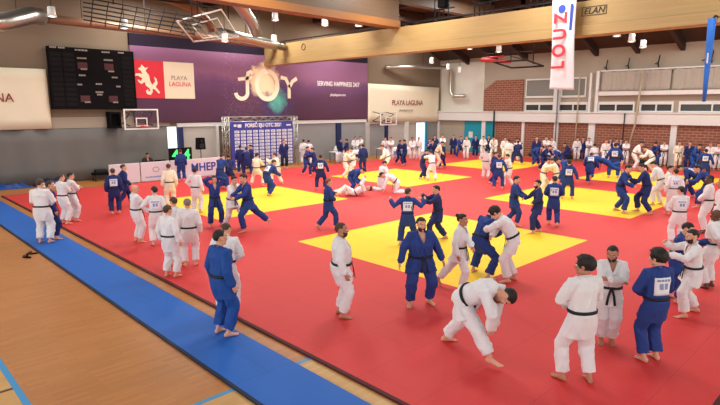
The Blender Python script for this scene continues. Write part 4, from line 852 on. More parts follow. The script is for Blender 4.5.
    if patch:
        pv, pf, marks = [], [], []
        def bk(x, z):
            h = hit(x, z, True); h = h if h is not None else S0 + Rc @ v3(x, -.12, z)
            return h - Rc @ v3(0, .022, 0)
        bj = BVHTree.FromPolygons([v.co for v in jk.vertices], [tuple(p.vertices) for p in jk.polygons])
        def bk2(x, z, e):
            h = bj.ray_cast(Vector(S0 + Rc @ v3(x, -.6, z)), Vector(Rc @ v3(0, 1, 0)))
            h = np.array(h[0]) if h[0] is not None else bk(x, z)
            return h - Rc @ v3(0, e, 0)
        def sheet(x0, x1, z0, z1, e, nx=7, nz=7):
            L = Loft()
            for q in (e, e - .004):
                for j in range(nz):
                    for i in range(nx): L.v.append(tuple(bk2(x0 + (x1 - x0) * i / (nx - 1), z0 + (z1 - z0) * j / (nz - 1), q)))
            m_ = nx * nz
            for j in range(nz - 1):
                for i in range(nx - 1):
                    a = j * nx + i; L.f.append((a, a + 1, a + nx + 1, a + nx)); L.f.append((m_ + a, m_ + a + nx, m_ + a + nx + 1, m_ + a + 1))
            for i in range(nx - 1):
                L.f.append((i + 1, i, m_ + i, m_ + i + 1)); a = (nz - 1) * nx + i; L.f.append((a, a + 1, m_ + a + 1, m_ + a))
            for j in range(nz - 1):
                a = j * nx; L.f.append((a, a + nx, m_ + a + nx, m_ + a)); a += nx - 1; L.f.append((a + nx, a, m_ + a, m_ + a + nx))
            return L
        m = sheet(-.135, .135, -.33, -.06, .007).mesh('back_patch'); m.shade_smooth(); out['back_patch'] = m
        mk = Loft()
        for x0, x1, z0, z1 in ((-.11, -.06, -.12, -.085), (-.05, .0, -.12, -.085), (.01, .05, -.12, -.085), (.06, .11, -.12, -.085), (-.07, -.01, -.24, -.15), (.01, .07, -.24, -.15)):
            q = sheet(x0, x1, z0, z1, .0095, 3, 3); b = len(mk.v); mk.v += q.v; mk.f += [tuple(i + b for i in f) for f in q.f]
        out['lettering'] = mk.mesh('lettering')
    out['_info'] = (HC, Rh)
    return out

SKIN = {}
def person(figs, x, y, rz, s, colour, label, group, skin='light', haircol='dark', z0=.04, extra=None):
    b = bpy.data.objects.new('person', figs['body']); C.objects.link(b)
    b.location = (x, y, z0); b.rotation_euler = (0, 0, rz); b.scale = (s, s, s)
    b['label'] = label; b['category'] = 'person'; b['group'] = group
    def put(o, mats):
        while len(o.data.materials) < len(mats): o.data.materials.append(None)
        for i, m in enumerate(mats): o.material_slots[i].link = 'OBJECT'; o.material_slots[i].material = m
    put(b, [M['skin_' + skin], M['eye_white'], M['hair_dark'], M['lips_' + ('dark' if skin == 'dark' else 'light')]])
    gm = M['gi_' + colour]
    for k in ('hair', 'beard', 'jacket', 'trousers', 'belt', 'back_patch'):
        if k not in figs: continue
        o = bpy.data.objects.new(k, figs[k]); C.objects.link(o); o.parent = b
        put(o, [dict(hair=M['hair_' + haircol], beard=M['hair_' + (haircol if haircol != 'grey' else 'grey')], jacket=gm, trousers=gm, belt=M['belt_black'], back_patch=M['patch_white'])[k]])
        if k == 'back_patch':
            l = bpy.data.objects.new('lettering', figs['lettering']); C.objects.link(l); l.parent = o; put(l, [M['ink_navy']])
    return b
# ------------------------------------------------------------------ pose library (metres; the figure faces +Y, +X is its right)
def _st(**k): d = dict(p=(0, 0, .935), fl=(-.13, .0, .085, 14), fr=(.13, .02, .085, -14)); d.update(k); return d
POSES = {
 'hang': _st(), 'cross': _st(al='foldB', ar='foldA', lean=(0, 0, 0), head=(0, 6)), 'akimbo': _st(al='akimbo', ar='akimbo', lean=(0, 0, 0)),
 'behind': _st(al='behind', ar='behind', lean=(0, 0, 0)), 'belt': _st(al='belt', ar='belt', head=(0, 8)), 'clasp': _st(al='clasp', ar='clasp', head=(10, 5)),
 'hips_one': _st(al='akimbo', ar='hang', head=(20, 0)), 'wide': _st(al='wide', ar='wide', fl=(-.2, 0, .085, 25), fr=(.2, .03, .085, -25), p=(0, 0, .92)),
 'walk': _st(p=(0, 0, .91), lean=(5, 0, 0), fl=(-.09, .30, .085, 5), fr=(.09, -.32, .12, -5, 25), al='back', ar='swing'),
 'grip': _st(p=(0, 0, .88), lean=(14, 0, 6), fl=(-.2, .22, .085, 10), fr=(.2, -.16, .085, -25), al='griphigh', ar='grip', head=(0, 12)),
 'gripback': _st(p=(0, 0, .86), lean=(20, 0, -6), fl=(-.24, -.14, .085, 20), fr=(.22, .2, .085, -10), al='grip', ar='griplow', head=(0, 22)),
 'griplow': _st(p=(0, -.18, .80), lean=(48, 0, 0), fl=(-.24, .12, .085, 15), fr=(.24, -.28, .085, -20), al='griphigh', ar='reach', head=(0, 30)),
 'bent': _st(p=(0, -.25, .80), lean=(72, 0, 0), fl=(-.25, .10, .085, 15), fr=(.25, -.2, .085, -15), al='grip', ar='grip', head=(0, 60)),
 'stoop': _st(p=(0, -.12, .88), lean=(34, 0, 0), fl=(-.18, .05, .085, 15), fr=(.18, -.1, .085, -15), al='griplow', ar='griplow', head=(0, 35)),
 'hug': _st(p=(0, -.06, .9), lean=(22, 0, 0), fl=(-.16, .1, .085, 10), fr=(.16, -.2, .085, -20), al='hugup', ar='hug', head=(0, 25)),
 'headhands': _st(al='head', ar='head', fl=(-.19, 0, .085, 18), fr=(.19, .02, .085, -18), p=(0, 0, .925), head=(0, 4)),
 'spread': _st(p=(0, 0, .87), lean=(6, 0, 0), fl=(-.32, .0, .085, 30), fr=(.32, .05, .085, -30), al='griplow', ar='griplow', head=(0, 10)),
 'kneel': dict(p=(0, 0, .50), pp=0, lean=(12, 0, 0), fl=(-.13, -.42, .07, 0, 70), fr=(.13, -.42, .07, 0, 70), kpl=(0, 1, -.3), kpr=(0, 1, -.3), al='reachdown', ar='reachdown', head=(0, 30)),
 'fours': dict(p=(0, -.25, .50), pp=30, lean=(72, 0, 0), fl=(-.15, -.62, .06, 0, 80), fr=(.15, -.62, .06, 0, 80), kpl=(0, 1, -1), kpr=(0, 1, -1), al=((-.22, .38, .1), (-1, -.5, 0), 'w'), ar=((.22, .38, .1), (1, -.5, 0), 'w'), head=(0, 70)),
 'lie': dict(p=(0, 0, .15), lean=(-84, 0, 0), curve=1, fl=(-.22, .62, .12, 10, -40), fr=(.2, .85, .09, -20, -70), kpl=(-.2, 0, 1), kpr=(.2, 0, 1), al='reach', ar='reach', head=(0, -70)),
 'straddle': _st(p=(0, -.30, .74), lean=(78, 0, 0), fl=(-.27, .05, .085, 15), fr=(.27, -.25, .085, -15), al='reachdown', ar='reach', head=(0, 70)),
 'oneleg': _st(p=(0, -.1, .88), lean=(58, 0, 10), fl=(-.06, .0, .085, 8), fr=(.12, -.55, .45, -10, 60), kpr=(0, .4, -1), al='grip', ar='griphigh', head=(0, 50)),
 'crouch': _st(p=(0, -.2, .52), lean=(38, 0, 0), fl=(-.18, .02, .085, 20), fr=(.18, .0, .085, -20), al='griplow', ar='griplow', head=(0, 20)),
 'sit': _st(p=(0, -.1, .47), lean=(8, 0, 0), fl=(-.12, .36, .085, 5), fr=(.12, .36, .085, -5), al='phone', ar='phone', head=(0, 20)),
 'thrown': dict(p=(0, 0, 1.05), lean=(84, 25, 0), curve=1, fl=(-.28, -.72, .62, 0, 70), fr=(.2, -.82, .95, 0, 70), kpl=(0, .3, -1), kpr=(0, .3, -1), al='griplow', ar='reach', head=(10, 80)),
}
PEOPLE = [
 (4.17, 7.55, -1.517, 0.994, 'hang', 'royal', 'man in bright blue suit standing on the blue runner mat, back half turned', 'cropped', 'dark', 'light', 0, 0, 1.1, 0, 0.032, 0),
 (4.74, 8.36, -0.725, 0.946, 'belts', 'white', 'buzz-cut man in white with hands on hips, right behind the man on the blue runner', 'buzz', 'brown', 'light', 0, 0, 1.0, 0, 0.04, 0),
 (6.08, 6.81, -2.16, 0.959, 'hang', 'white', 'burly bearded man in white standing in profile alone, left of the middle yellow area', 'buzz', 'brown', 'tan', 1, 0, 1.24, 0, 0.04, 0),
 (7.55, 6.22, 2.609, 0.951, 'wide', 'blue', 'huge bearded man in blue standing at the front corner of the middle yellow area', 'short', 'dark', 'light', 1, 0, 1.3, 0, 0.04, 0),
 (8.73, 6.18, -2.84, 0.9, 'walkw', 'white', 'woman in white walking right, one hand held out, beside the huge man in blue', 'bun', 'dark', 'tan', 0, 0, 0.96, 0, 0.04, 1),
 (9.84, 6.4, -1.727, 1.0, 'N6b', 'blue', 'judoka in blue ducking under the arm of a white opponent on the middle yellow area', 'short', 'dark', 'light', 0, 0, 1.05, 0, 0.04, 0),
 (9.96, 5.8, 0.492, 1.0, 'N6w', 'white', 'dark-haired judoka in white leaning over a ducking blue opponent on the middle yellow area', 'curly', 'dark', 'light', 0, 0, 1.0, 0, 0.04, 0),
 (6.5, 4.36, -2.655, 1.03, 'N7', 'white', 'man in white bent over in a deep lunge with both hands on his knee', 'short', 'dark', 'light', 0, 0, 1.2, 0, 0.04, 0),
 (6.82, 2.84, -0.513, 0.993, 'belt8', 'white', 'man in white seen from behind nearest to the camera, face turned left', 'curly', 'dark', 'tan', 0, 0, 1.04, 0, 0.04, 0),
 (8.38, 3.09, 2.063, 0.9, 'crossn', 'white', 'bearded man in white with folded arms looking down, facing the camera', 'cropped', 'dark', 'tan', 1, 0, 1.0, 0, 0.04, 0),
 (8.19, 2.37, -0.556, 0.947, 'belt10', 'blue', 'judoka in blue with white back patch and bushy hair, nearest the right foreground', 'bushy', 'dark', 'light', 0, 1, 1.02, 0, 0.04, 0),
 (10.6, 2.52, 0.547, 0.904, 'N11', 'white', 'dark-haired bearded judoka in white gripping a blue partner at the right', 'short', 'dark', 'light', 1, 0, 1.04, 0, 0.04, 0),
 (11.21, 2.99, -2.916, 0.9, 'N12', 'blue', 'judoka in blue gripped by the bearded man in white at the right edge', 'short', 'dark', 'light', 0, 0, 1.0, 0, 0.04, 0),
 (12.54, 2.68, -0.226, 0.928, 'behind', 'white', 'dark-skinned bald man in white standing behind the gripping pair at the right edge', 'bald', 'dark', 'dark', 0, 0, 1.08, 1, 0.04, 0),
 (15.95, 4.27, -0.873, 0.9, 'clasp', 'white', 'judoka in white with back lettering patch, just above the right-edge gripping pair', 'short', 'dark', 'light', 0, 1, 1.0, 1, 0.04, 0),
 (18.13, 4.13, 0.189, 0.973, 'clasp', 'white', 'dark-skinned man in white at the right edge, left one of two standing together', 'buzz', 'dark', 'dark', 0, 0, 1.0, 1, 0.04, 0),
 (17.39, 3.66, 0.068, 0.97, 'hang', 'white', 'man in white cut by the right edge, right one of two standing together', 'short', 'dark', 'tan', 0, 0, 1.0, 1, 0.04, 0),
 (3.79, 16.35, -0.751, 0.996, 'belt', 'white', 'man in white nearest of the trio at the left, on the blue runner mat', 'short', 'brown', 'light', 0, 0, 1.12, 0, 0.032, 0),
 (4.1, 16.69, -1.637, 0.932, 'hang', 'navy', 'slim judoka in dark blue half hidden behind the man in white on the blue runner', 'short', 'brown', 'light', 0, 0, 0.95, 1, 0.032, 0),
 (4.92, 18.6, -1.306, 0.905, 'cross', 'white', 'balding man in white in the left trio, standing furthest left on the red mat corner', 'buzz', 'brown', 'light', 0, 0, 1.05, 1, 0.04, 0),
 (5.28, 18.9, -1.494, 0.9, 'cross', 'white', 'dark-haired man in white with folded arms, right one of the left trio', 'short', 'dark', 'light', 0, 0, 1.0, 1, 0.04, 0),
 (6.7, 19.15, -0.302, 0.9, 'hang', 'navy', 'judoka in dark blue with white back patch at the left, before the barrier boards', 'short', 'brown', 'light', 0, 1, 1.0, 1, 0.04, 0),
 (7.52, 20.5, -1.748, 0.9, 'walk', 'navy', 'judoka in dark blue walking right at the left, in front of the plain barrier board', 'short', 'brown', 'light', 0, 0, 1.0, 1, 0.04, 0),
 (5.65, 14.66, -1.625, 0.9, 'cross', 'white', 'bald man in white with folded arms on the left of the red mat', 'bald', 'dark', 'light', 0, 0, 1.08, 0, 0.04, 0),
 (5.91, 13.96, -0.435, 0.9, 'hips_one', 'white', 'dark-haired judoka in white with lettering on the back, next to the bald man', 'short', 'dark', 'light', 0, 1, 1.0, 0, 0.04, 0),
 (4.92, 11.05, -1.117, 0.9, 'hang', 'white', 'man in white seen from behind, left of the grey-haired man and nearer the camera', 'short', 'brown', 'light', 0, 0, 1.0, 0, 0.04, 0),
 (5.48, 11.89, -0.083, 0.906, 'belt', 'white', 'man in white with brown hair half hidden between two men in white', 'short', 'brown', 'light', 0, 0, 1.0, 1, 0.04, 0),
 (5.62, 11.52, -0.454, 0.9, 'hang', 'white', 'grey-haired man in white standing with his back squarely to the camera', 'short', 'grey', 'light', 0, 0, 1.06, 0, 0.04, 0),
 (8.67, 19.11, -0.391, 0.911, 'hang', 'cream', 'judoka in off-white seen from behind, just in front of the white barrier boards', 'short', 'brown', 'light', 0, 0, 1.0, 1, 0.04, 0),
 (8.81, 17.37, -0.993, 0.9, 'hips_one', 'white', 'dark-haired judoka in white turned away, just left of the one with hands on the head', 'short', 'dark', 'light', 0, 0, 1.0, 1, 0.04, 0),
 (8.23, 15.01, 2.849, 0.9, 'headhands', 'blue', 'judoka in blue holding both hands on the head at the left yellow area', 'short', 'dark', 'light', 0, 0, 1.0, 1, 0.04, 0),
 (8.46, 14.39, -2.975, 0.95, 'grip', 'white', 'young judoka in white held by a striding blue partner, front corner of left yellow area', 'short', 'dark', 'light', 0, 0, 1.0, 1, 0.04, 0),
 (8.63, 13.65, 1.269, 1.02, 'stride', 'blue', 'judoka in blue striding with one leg trailing, front corner of the left yellow area', 'short', 'dark', 'light', 0, 0, 1.0, 1, 0.04, 0),
 (10.47, 12.26, -2.016, 0.9, 'walkn', 'blue', 'red-haired judoka in blue walking alone between the left and middle yellow areas', 'short', 'red', 'light', 0, 0, 1.0, 1, 0.04, 0),
 (12.15, 21.56, -1.037, 0.97, 'gripback', 'blue', 'judoka in blue leaning beside the left yellow area, left of a blue partner in stride', 'short', 'dark', 'light', 0, 0, 1.0, 2, 0.04, 0),
 (12.76, 21.82, -0.18, 0.9, 'spread', 'navy', 'judoka in dark blue in a wide stance behind the left yellow area', 'short', 'dark', 'light', 0, 0, 1.0, 2, 0.04, 0),
 (12.27, 25.6, -0.412, 0.9, 'hang', 'blue', 'judoka in blue standing before the black screen with green digits', 'short', 'brown', 'light', 0, 0, 1.0, 2, 0.04, 0),
 (15.96, 26.05, -0.724, 0.9, 'hang', 'navy', 'judoka in dark blue leftmost of a blue trio before the sponsor wall', 'short', 'dark', 'light', 0, 0, 1.0, 2, 0.04, 0),
 (15.75, 25.02, -0.387, 0.9, 'grip', 'navy', 'judoka in dark blue in the middle of a trio before the sponsor wall', 'short', 'dark', 'light', 0, 0, 1.0, 2, 0.04, 0),
 (16.65, 26.02, 1.001, 0.9, 'belt', 'navy', 'judoka in dark blue rightmost of a blue trio before the sponsor wall', 'short', 'dark', 'light', 0, 0, 1.0, 2, 0.04, 0),
 (14.01, 21.5, -1.101, 0.9, 'spread', 'cream', 'judoka in off-white in a wide stance at the back of the left yellow area', 'short', 'dark', 'light', 0, 0, 1.0, 2, 0.04, 0),
 (12.93, 18.87, -1.508, 1.0, 'griplow', 'blue', 'judoka in blue bent forward on the left yellow area, pale back towards the camera', 'short', 'brown', 'light', 0, 1, 1.0, 2, 0.04, 0),
 (14.91, 21.09, 0.344, 0.9, 'grip', 'cream', 'judoka in off-white facing the bent blue one on the left yellow area', 'short', 'brown', 'light', 0, 0, 1.0, 2, 0.04, 0),
 (19.48, 26.82, 2.601, 0.98, 'official', 'navy', 'official in blue top and black trousers in front of the sponsor wall', 'short', 'dark', 'light', 0, 0, 1.0, 2, 0.04, 0),
 (21.79, 27.85, -0.577, 0.9, 'hang', 'white', 'judoka in white behind the blue gripping pair, left one before the grey wall panel', 'short', 'dark', 'light', 0, 0, 1.0, 2, 0.04, 0),
 (21.64, 27.14, -0.76, 0.9, 'belt', 'white', 'judoka in white behind the blue gripping pair, right one before the grey wall panel', 'short', 'dark', 'light', 0, 0, 1.0, 2, 0.04, 0),
 (18.55, 23.55, -2.587, 0.9, 'grip', 'blue', 'judoka in blue, left one of a gripping pair right of the sponsor wall', 'short', 'dark', 'light', 0, 0, 1.0, 2, 0.04, 0),
 (18.35, 22.51, 0.625, 0.9, 'grip', 'navy', 'judoka in dark blue, right one of a gripping pair right of the sponsor wall', 'short', 'dark', 'light', 0, 0, 1.0, 2, 0.04, 0),
 (15.37, 18.45, -0.73, 0.9, 'wide', 'navy', 'judoka in dark blue with white back patch behind the red-haired one', 'short', 'dark', 'light', 0, 1, 1.0, 2, 0.04, 0),
 (25.2, 28.3, 2.589, 1.0, 'sit', 'white', 'person in white seated at the draped table in the back', 'short', 'dark', 'light', 0, 0, 1.0, 2, 0, 0),
 (24.35, 27.19, -1.603, 0.9, 'hang', 'navy', 'judoka in blue with hands down beside the navy wall post', 'short', 'dark', 'light', 0, 0, 1.0, 2, 0.04, 0),
 (24.25, 26.37, 0.478, 0.9, 'belt', 'navy', 'judoka in dark blue next to two white judoka at the far draped table', 'short', 'dark', 'light', 0, 0, 1.0, 2, 0.04, 0),
 (18.95, 20.78, -2.136, 0.9, 'grip', 'cream', 'judoka in off-white gripping a white partner, between the red-haired judoka and the draped table', 'short', 'dark', 'light', 0, 0, 1.0, 2, 0.04, 0),
 (19.86, 21.06, 0.989, 0.9, 'grip', 'white', 'judoka in white gripped by the off-white one behind the mat wrestlers', 'short', 'dark', 'light', 0, 0, 1.0, 2, 0.04, 0),
 (21.48, 22.02, -0.511, 0.9, 'hang', 'navy', 'judoka in blue standing upright behind the two wrestling pairs on the ground', 'short', 'dark', 'light', 0, 0, 1.0, 2, 0.04, 0),
 (26.56, 28.04, 2.645, 0.9, 'belt', 'white', 'judoka in white left of two standing at the far draped table', 'short', 'dark', 'light', 0, 0, 1.0, 2, 0.04, 0),
 (27.37, 28.32, 2.024, 0.9, 'cross', 'white', 'judoka in white right of two standing at the far draped table', 'short', 'dark', 'light', 0, 0, 1.0, 2, 0.04, 0),
 (15.75, 16.51, -2.821, 1.0, 'straddle', 'blue', 'judoka in blue bending over an opponent lying on the mat', 'short', 'dark', 'light', 0, 0, 1.0, 1, 0.04, 0),
 (15.27, 16.25, 0.851, 1.0, 'lie', 'white', 'judoka in white lying on the back under a bending blue one', 'short', 'dark', 'light', 0, 0, 1.0, 1, 0.04, 0),
 (17.31, 16.59, -1.889, 1.0, 'kneel', 'white', 'dark-haired judoka in white kneeling upright over a white partner on the mat', 'short', 'dark', 'light', 0, 0, 1.0, 1, 0.04, 0),
 (17.0, 15.69, 0.833, 1.0, 'fours', 'white', 'judoka in white on hands and knees, back to the camera side, on the mat', 'short', 'dark', 'light', 0, 0, 1.0, 1, 0.04, 0),
 (21.75, 20.47, 0.755, 1.0, 'stoop', 'white', 'judoka in white leaning forward on the far middle yellow area', 'short', 'brown', 'light', 0, 0, 1.0, 2, 0.04, 0),
 (27.56, 26.04, 2.502, 0.9, 'hang', 'white', 'judoka in white left of two standing together beside a navy wall post', 'short', 'dark', 'light', 0, 0, 1.0, 2, 0.04, 0),
 (27.86, 25.75, 2.142, 0.9, 'cross', 'white', 'judoka in white right of two standing together beside a navy wall post', 'short', 'dark', 'light', 0, 0, 1.0, 2, 0.04, 0),
 (26.44, 23.81, -2.583, 0.9, 'grip', 'navy', 'judoka in dark blue, left of a pair gripping left of the far doorway', 'short', 'dark', 'light', 0, 0, 1.0, 2, 0.04, 0),
 (26.07, 22.87, 0.371, 0.956, 'spread', 'navy', 'taller judoka in dark blue, right of a pair gripping left of the far doorway', 'short', 'dark', 'light', 0, 0, 1.0, 2, 0.04, 0),
 (28.92, 24.73, 2.365, 0.9, 'clasp', 'white', 'judoka in white left of the bright far doorway', 'short', 'dark', 'tan', 0, 0, 1.0, 2, 0.04, 0),
 (29.25, 24.41, 1.743, 0.9, 'hang', 'white', 'judoka in white directly in front of the bright far doorway', 'short', 'dark', 'light', 0, 0, 1.0, 2, 0.04, 0),
 (21.58, 17.69, -2.368, 0.9, 'hug', 'navy', 'judoka in dark blue locked with a white opponent on the far middle yellow area', 'short', 'dark', 'light', 0, 0, 1.0, 2, 0.04, 0),
 (21.29, 16.9, -0.464, 0.9, 'hug', 'white', 'judoka in white with black belt locked with a blue opponent, far middle yellow area', 'short', 'dark', 'light', 0, 0, 1.0, 2, 0.04, 0),
 (29.5, 23.67, 2.247, 0.9, 'grip', 'royal', 'judoka in bright blue in front of the pale wall right of the far doorway', 'short', 'dark', 'light', 0, 0, 1.0, 2, 0.04, 0),
 (28.4, 22.36, 1.191, 0.9, 'grip', 'navy', 'judoka in dark blue facing another between the far doorway and corner', 'short', 'dark', 'light', 0, 0, 1.0, 2, 0.04, 0),
 (26.21, 20.32, -2.395, 1.0, 'stoop', 'cream', 'judoka in off-white bending, half hidden by a dark blue one near the furthest yellow area', 'short', 'dark', 'light', 0, 0, 1.0, 2, 0.04, 0),
 (26.43, 20.11, 0.04, 0.9, 'spread', 'navy', 'judoka in dark blue in a wide stance left of the furthest yellow area', 'short', 'dark', 'light', 0, 0, 1.0, 2, 0.04, 0),
 (32.22, 25.34, 2.15, 0.9, 'belt', 'navy', 'judoka in dark blue furthest back in the far corner, left of a tall white one', 'short', 'dark', 'light', 0, 0, 1.0, 2, 0.04, 0),
 (32.29, 24.69, 2.398, 0.943, 'cross', 'white', 'judoka in white tall in the far corner of the hall', 'short', 'dark', 'light', 0, 0, 1.0, 2, 0.04, 0),
 (33.56, 24.63, 2.117, 0.9, 'hang', 'navy', 'judoka in dark blue standing in the far corner, left one beside the teal doors', 'short', 'dark', 'light', 0, 0, 1.0, 2, 0.04, 0),
 (32.59, 23.29, 2.54, 0.925, 'spread', 'blue', 'judoka in blue in the far corner just left of the teal doors', 'short', 'dark', 'light', 0, 0, 1.0, 2, 0.04, 0),
 (32.27, 22.53, 1.831, 0.9, 'hang', 'white', 'judoka in white just left of the teal doors', 'short', 'blond', 'light', 0, 0, 1.0, 2, 0.04, 0),
 (34.06, 22.99, 2.252, 0.9, 'hang', 'navy', 'judoka in dark blue in front of the left teal door', 'short', 'dark', 'light', 0, 0, 1.0, 2, 0.04, 0),
 (33.77, 22.15, 2.413, 0.9, 'belt', 'white', 'judoka in white in front of the teal doors, left of a blue one', 'short', 'dark', 'light', 0, 0, 1.0, 2, 0.04, 0),
 (34.75, 22.32, 2.142, 0.903, 'hang', 'navy', 'judoka in dark blue between two white ones before the teal doors', 'short', 'dark', 'light', 0, 0, 1.0, 2, 0.04, 0),
 (33.68, 21.17, 1.87, 1.0, 'stoop', 'white', 'judoka in white leaning forward in front of the right teal door', 'short', 'dark', 'light', 0, 0, 1.0, 2, 0.04, 0),
 (23.88, 15.46, -1.345, 0.9, 'hips_one', 'white', 'judoka in white seen from behind, left of the blue patch on the red lane', 'short', 'dark', 'light', 0, 0, 1.0, 2, 0.04, 0),
 (22.85, 14.39, -2.405, 0.9, 'grip', 'navy', 'judoka in dark blue half hidden left of a large white patch on the red lane', 'short', 'brown', 'light', 0, 0, 1.0, 2, 0.04, 0),
 (21.34, 13.11, -0.967, 0.9, 'wide', 'blue', 'judoka in blue with large white back patch on the red lane', 'short', 'brown', 'light', 0, 1, 1.0, 1, 0.04, 0),
 (22.25, 13.1, 0.357, 0.9, 'grip', 'white', 'judoka in white half hidden right of the blue patch on the red lane', 'short', 'dark', 'light', 0, 0, 1.0, 2, 0.04, 0),
 (33.57, 20.25, 2.463, 0.9, 'hang', 'white', 'judoka in white by the brick wall, just right of the teal doors', 'short', 'dark', 'light', 0, 0, 1.0, 2, 0.04, 0),
 (31.37, 18.61, -0.861, 0.9, 'hang', 'white', 'judoka in white seen from behind in front of the first brick bay', 'short', 'dark', 'light', 0, 0, 1.0, 2, 0.04, 0),
 (34.07, 19.76, -3.14, 0.9, 'grip', 'navy', 'judoka in dark blue by the first brick bay, gripping a white one', 'short', 'dark', 'light', 0, 0, 1.0, 2, 0.04, 0),
 (33.68, 19.15, 1.041, 0.9, 'grip', 'white', 'judoka in white by the first brick bay, gripped by a blue one', 'short', 'dark', 'light', 0, 0, 1.0, 2, 0.04, 0),
 (31.51, 18.04, -1.051, 0.9, 'spread', 'navy', 'judoka in dark blue in a wide stance before the first brick bay', 'short', 'dark', 'light', 0, 0, 1.0, 2, 0.04, 0),
 (33.25, 17.69, 2.06, 0.989, 'hang', 'navy', 'tall judoka in dark blue in front of the second brick bay', 'short', 'dark', 'light', 0, 0, 1.0, 2, 0.04, 0),
 (34.97, 17.91, 2.219, 0.95, 'cross', 'white', 'judoka in white left of two by the grey pipe on the brick wall', 'short', 'dark', 'light', 0, 0, 1.0, 2, 0.04, 0),
 (35.26, 17.62, 1.86, 0.912, 'hang', 'white', 'judoka in white right of two by the grey pipe on the brick wall', 'short', 'dark', 'light', 0, 0, 1.0, 2, 0.04, 0),
 (31.56, 16.74, -2.828, 1.0, 'bent', 'blue', 'judoka in blue bent far forward, leftmost of the wrestling blue group by the brick wall', 'short', 'dark', 'light', 0, 0, 1.0, 2, 0.04, 0),
 (29.91, 15.28, 3.09, 1.0, 'griplow', 'navy', 'judoka in dark blue wrestling, middle of the blue group by the brick wall', 'short', 'dark', 'light', 0, 0, 1.0, 2, 0.04, 0),
 (30.37, 14.83, 0.541, 1.0, 'bent', 'blue', 'judoka in blue bent over, rightmost of the wrestling blue group by the brick wall', 'short', 'dark', 'light', 0, 1, 1.0, 2, 0.04, 0),
 (21.73, 11.13, -2.668, 0.9, 'hug', 'cream', 'judoka in off-white, left one of a tight pair behind the blue trio', 'short', 'dark', 'light', 0, 0, 1.0, 2, 0.04, 0),
 (21.83, 10.66, 0.419, 0.9, 'hug', 'cream', 'judoka in off-white, right one of a tight pair behind the blue trio', 'short', 'dark', 'light', 0, 0, 1.0, 2, 0.04, 0),
 (24.72, 11.62, 0.352, 1.0, 'bent', 'royal', 'judoka in bright blue bent low behind the broad white shoulder patch', 'short', 'dark', 'light', 0, 0, 1.0, 2, 0.04, 0),
 (20.98, 9.7, -1.068, 0.9, 'wide', 'blue', 'judoka in blue with broad white shoulder patch, left on the right yellow area', 'short', 'dark', 'light', 0, 1, 1.0, 1, 0.04, 0),
 (15.01, 8.66, -2.758, 0.9, 'reach', 'blue', 'judoka in blue facing right and holding out an arm between the two near yellow areas', 'short', 'dark', 'light', 0, 0, 1.0, 1, 0.04, 0),
 (14.56, 7.57, 0.741, 0.9, 'hang2', 'navy', 'bearded judoka in dark blue, front one of the trio behind the middle yellow area', 'short', 'dark', 'light', 1, 0, 1.0, 1, 0.04, 0),
 (15.85, 7.75, -1.046, 0.9, 'walkb', 'blue', 'judoka in blue with white back patch, right of the trio behind the middle yellow area', 'short', 'dark', 'light', 0, 1, 1.0, 1, 0.04, 0),
 (10.65, 9.23, -0.822, 0.9, 'arms', 'blue', 'judoka in blue with white back patch and arms spread, just behind the huge bearded man', 'short', 'brown', 'light', 0, 1, 1.0, 1, 0.04, 0),
 (11.76, 9.09, 0.798, 0.9, 'reachu', 'navy', 'judoka in dark blue reaching for a partner at the back of the middle yellow area', 'short', 'dark', 'light', 0, 0, 1.0, 1, 0.04, 0),
 (22.1, 6.73, -0.053, 1.02, 'stoop', 'white', 'judoka in white stooping behind the gripping blue pair on the right', 'short', 'dark', 'light', 0, 0, 1.0, 1, 0.04, 0),
 (21.45, 6.22, -2.946, 0.9, 'clasp', 'white', 'dark-haired judoka in white facing right, behind the stooping white one', 'short', 'dark', 'light', 0, 0, 1.0, 1, 0.04, 0),
 (20.4, 5.69, -1.124, 0.9, 'hang', 'white', 'judoka in white with blue back lettering, standing behind another with lettering at the right', 'short', 'dark', 'light', 0, 1, 1.0, 1, 0.04, 0),
 (19.62, 7.19, -2.93, 1.02, 'gripback', 'blue', 'judoka in blue with white patch, left of the pair gripping on the right yellow area', 'short', 'dark', 'light', 0, 1, 1.0, 1, 0.04, 0),
 (20.12, 6.46, 0.45, 1.04, 'gripback', 'navy', 'judoka in dark blue with ponytail, gripping a partner on the right yellow area', 'pony', 'dark', 'light', 0, 0, 1.0, 1, 0.04, 0),
 (25.92, 10.94, -1.311, 1.0, 'oneleg', 'blue', 'judoka in blue balancing on one leg in mid throw by the brick wall side', 'short', 'dark', 'light', 0, 1, 1.0, 1, 0.04, 0),
 (27.12, 10.77, 0.64, 1.0, 'thrown', 'royal', 'judoka in bright blue being thrown sideways through the air', 'short', 'dark', 'light', 0, 0, 1.0, 1, 0.04, 0),
 (29.05, 11.04, -1.208, 1.043, 'wide', 'blue', 'judoka in blue with square white back patch standing right of the throw', 'short', 'dark', 'light', 0, 1, 1.0, 2, 0.04, 0),
 (36.01, 16.9, 0.439, 1.0, 'crouch', 'navy', 'judoka in dark blue crouching by the brick wall at the left of a white one', 'short', 'dark', 'light', 0, 0, 1.0, 2, 0.04, 0),
 (36.85, 16.58, 2.081, 0.9, 'hang', 'white', 'judoka in white standing by the brick wall left of the climbing pole', 'short', 'dark', 'light', 0, 0, 1.0, 2, 0.04, 0),
 (37.15, 16.3, 1.81, 0.9, 'hang', 'navy', 'judoka in dark blue behind the white one left of the climbing pole', 'short', 'dark', 'light', 0, 0, 1.0, 2, 0.04, 0),
 (37.07, 15.87, 2.15, 0.9, 'cross', 'white', 'judoka in white with folded arms in front of the wide white pillar', 'short', 'dark', 'light', 0, 0, 1.0, 2, 0.04, 0),
 (36.04, 14.99, -0.828, 1.0, 'crouch', 'white', 'judoka in white crouching low in front of the wide white pillar', 'short', 'dark', 'light', 0, 0, 1.0, 2, 0.04, 0),
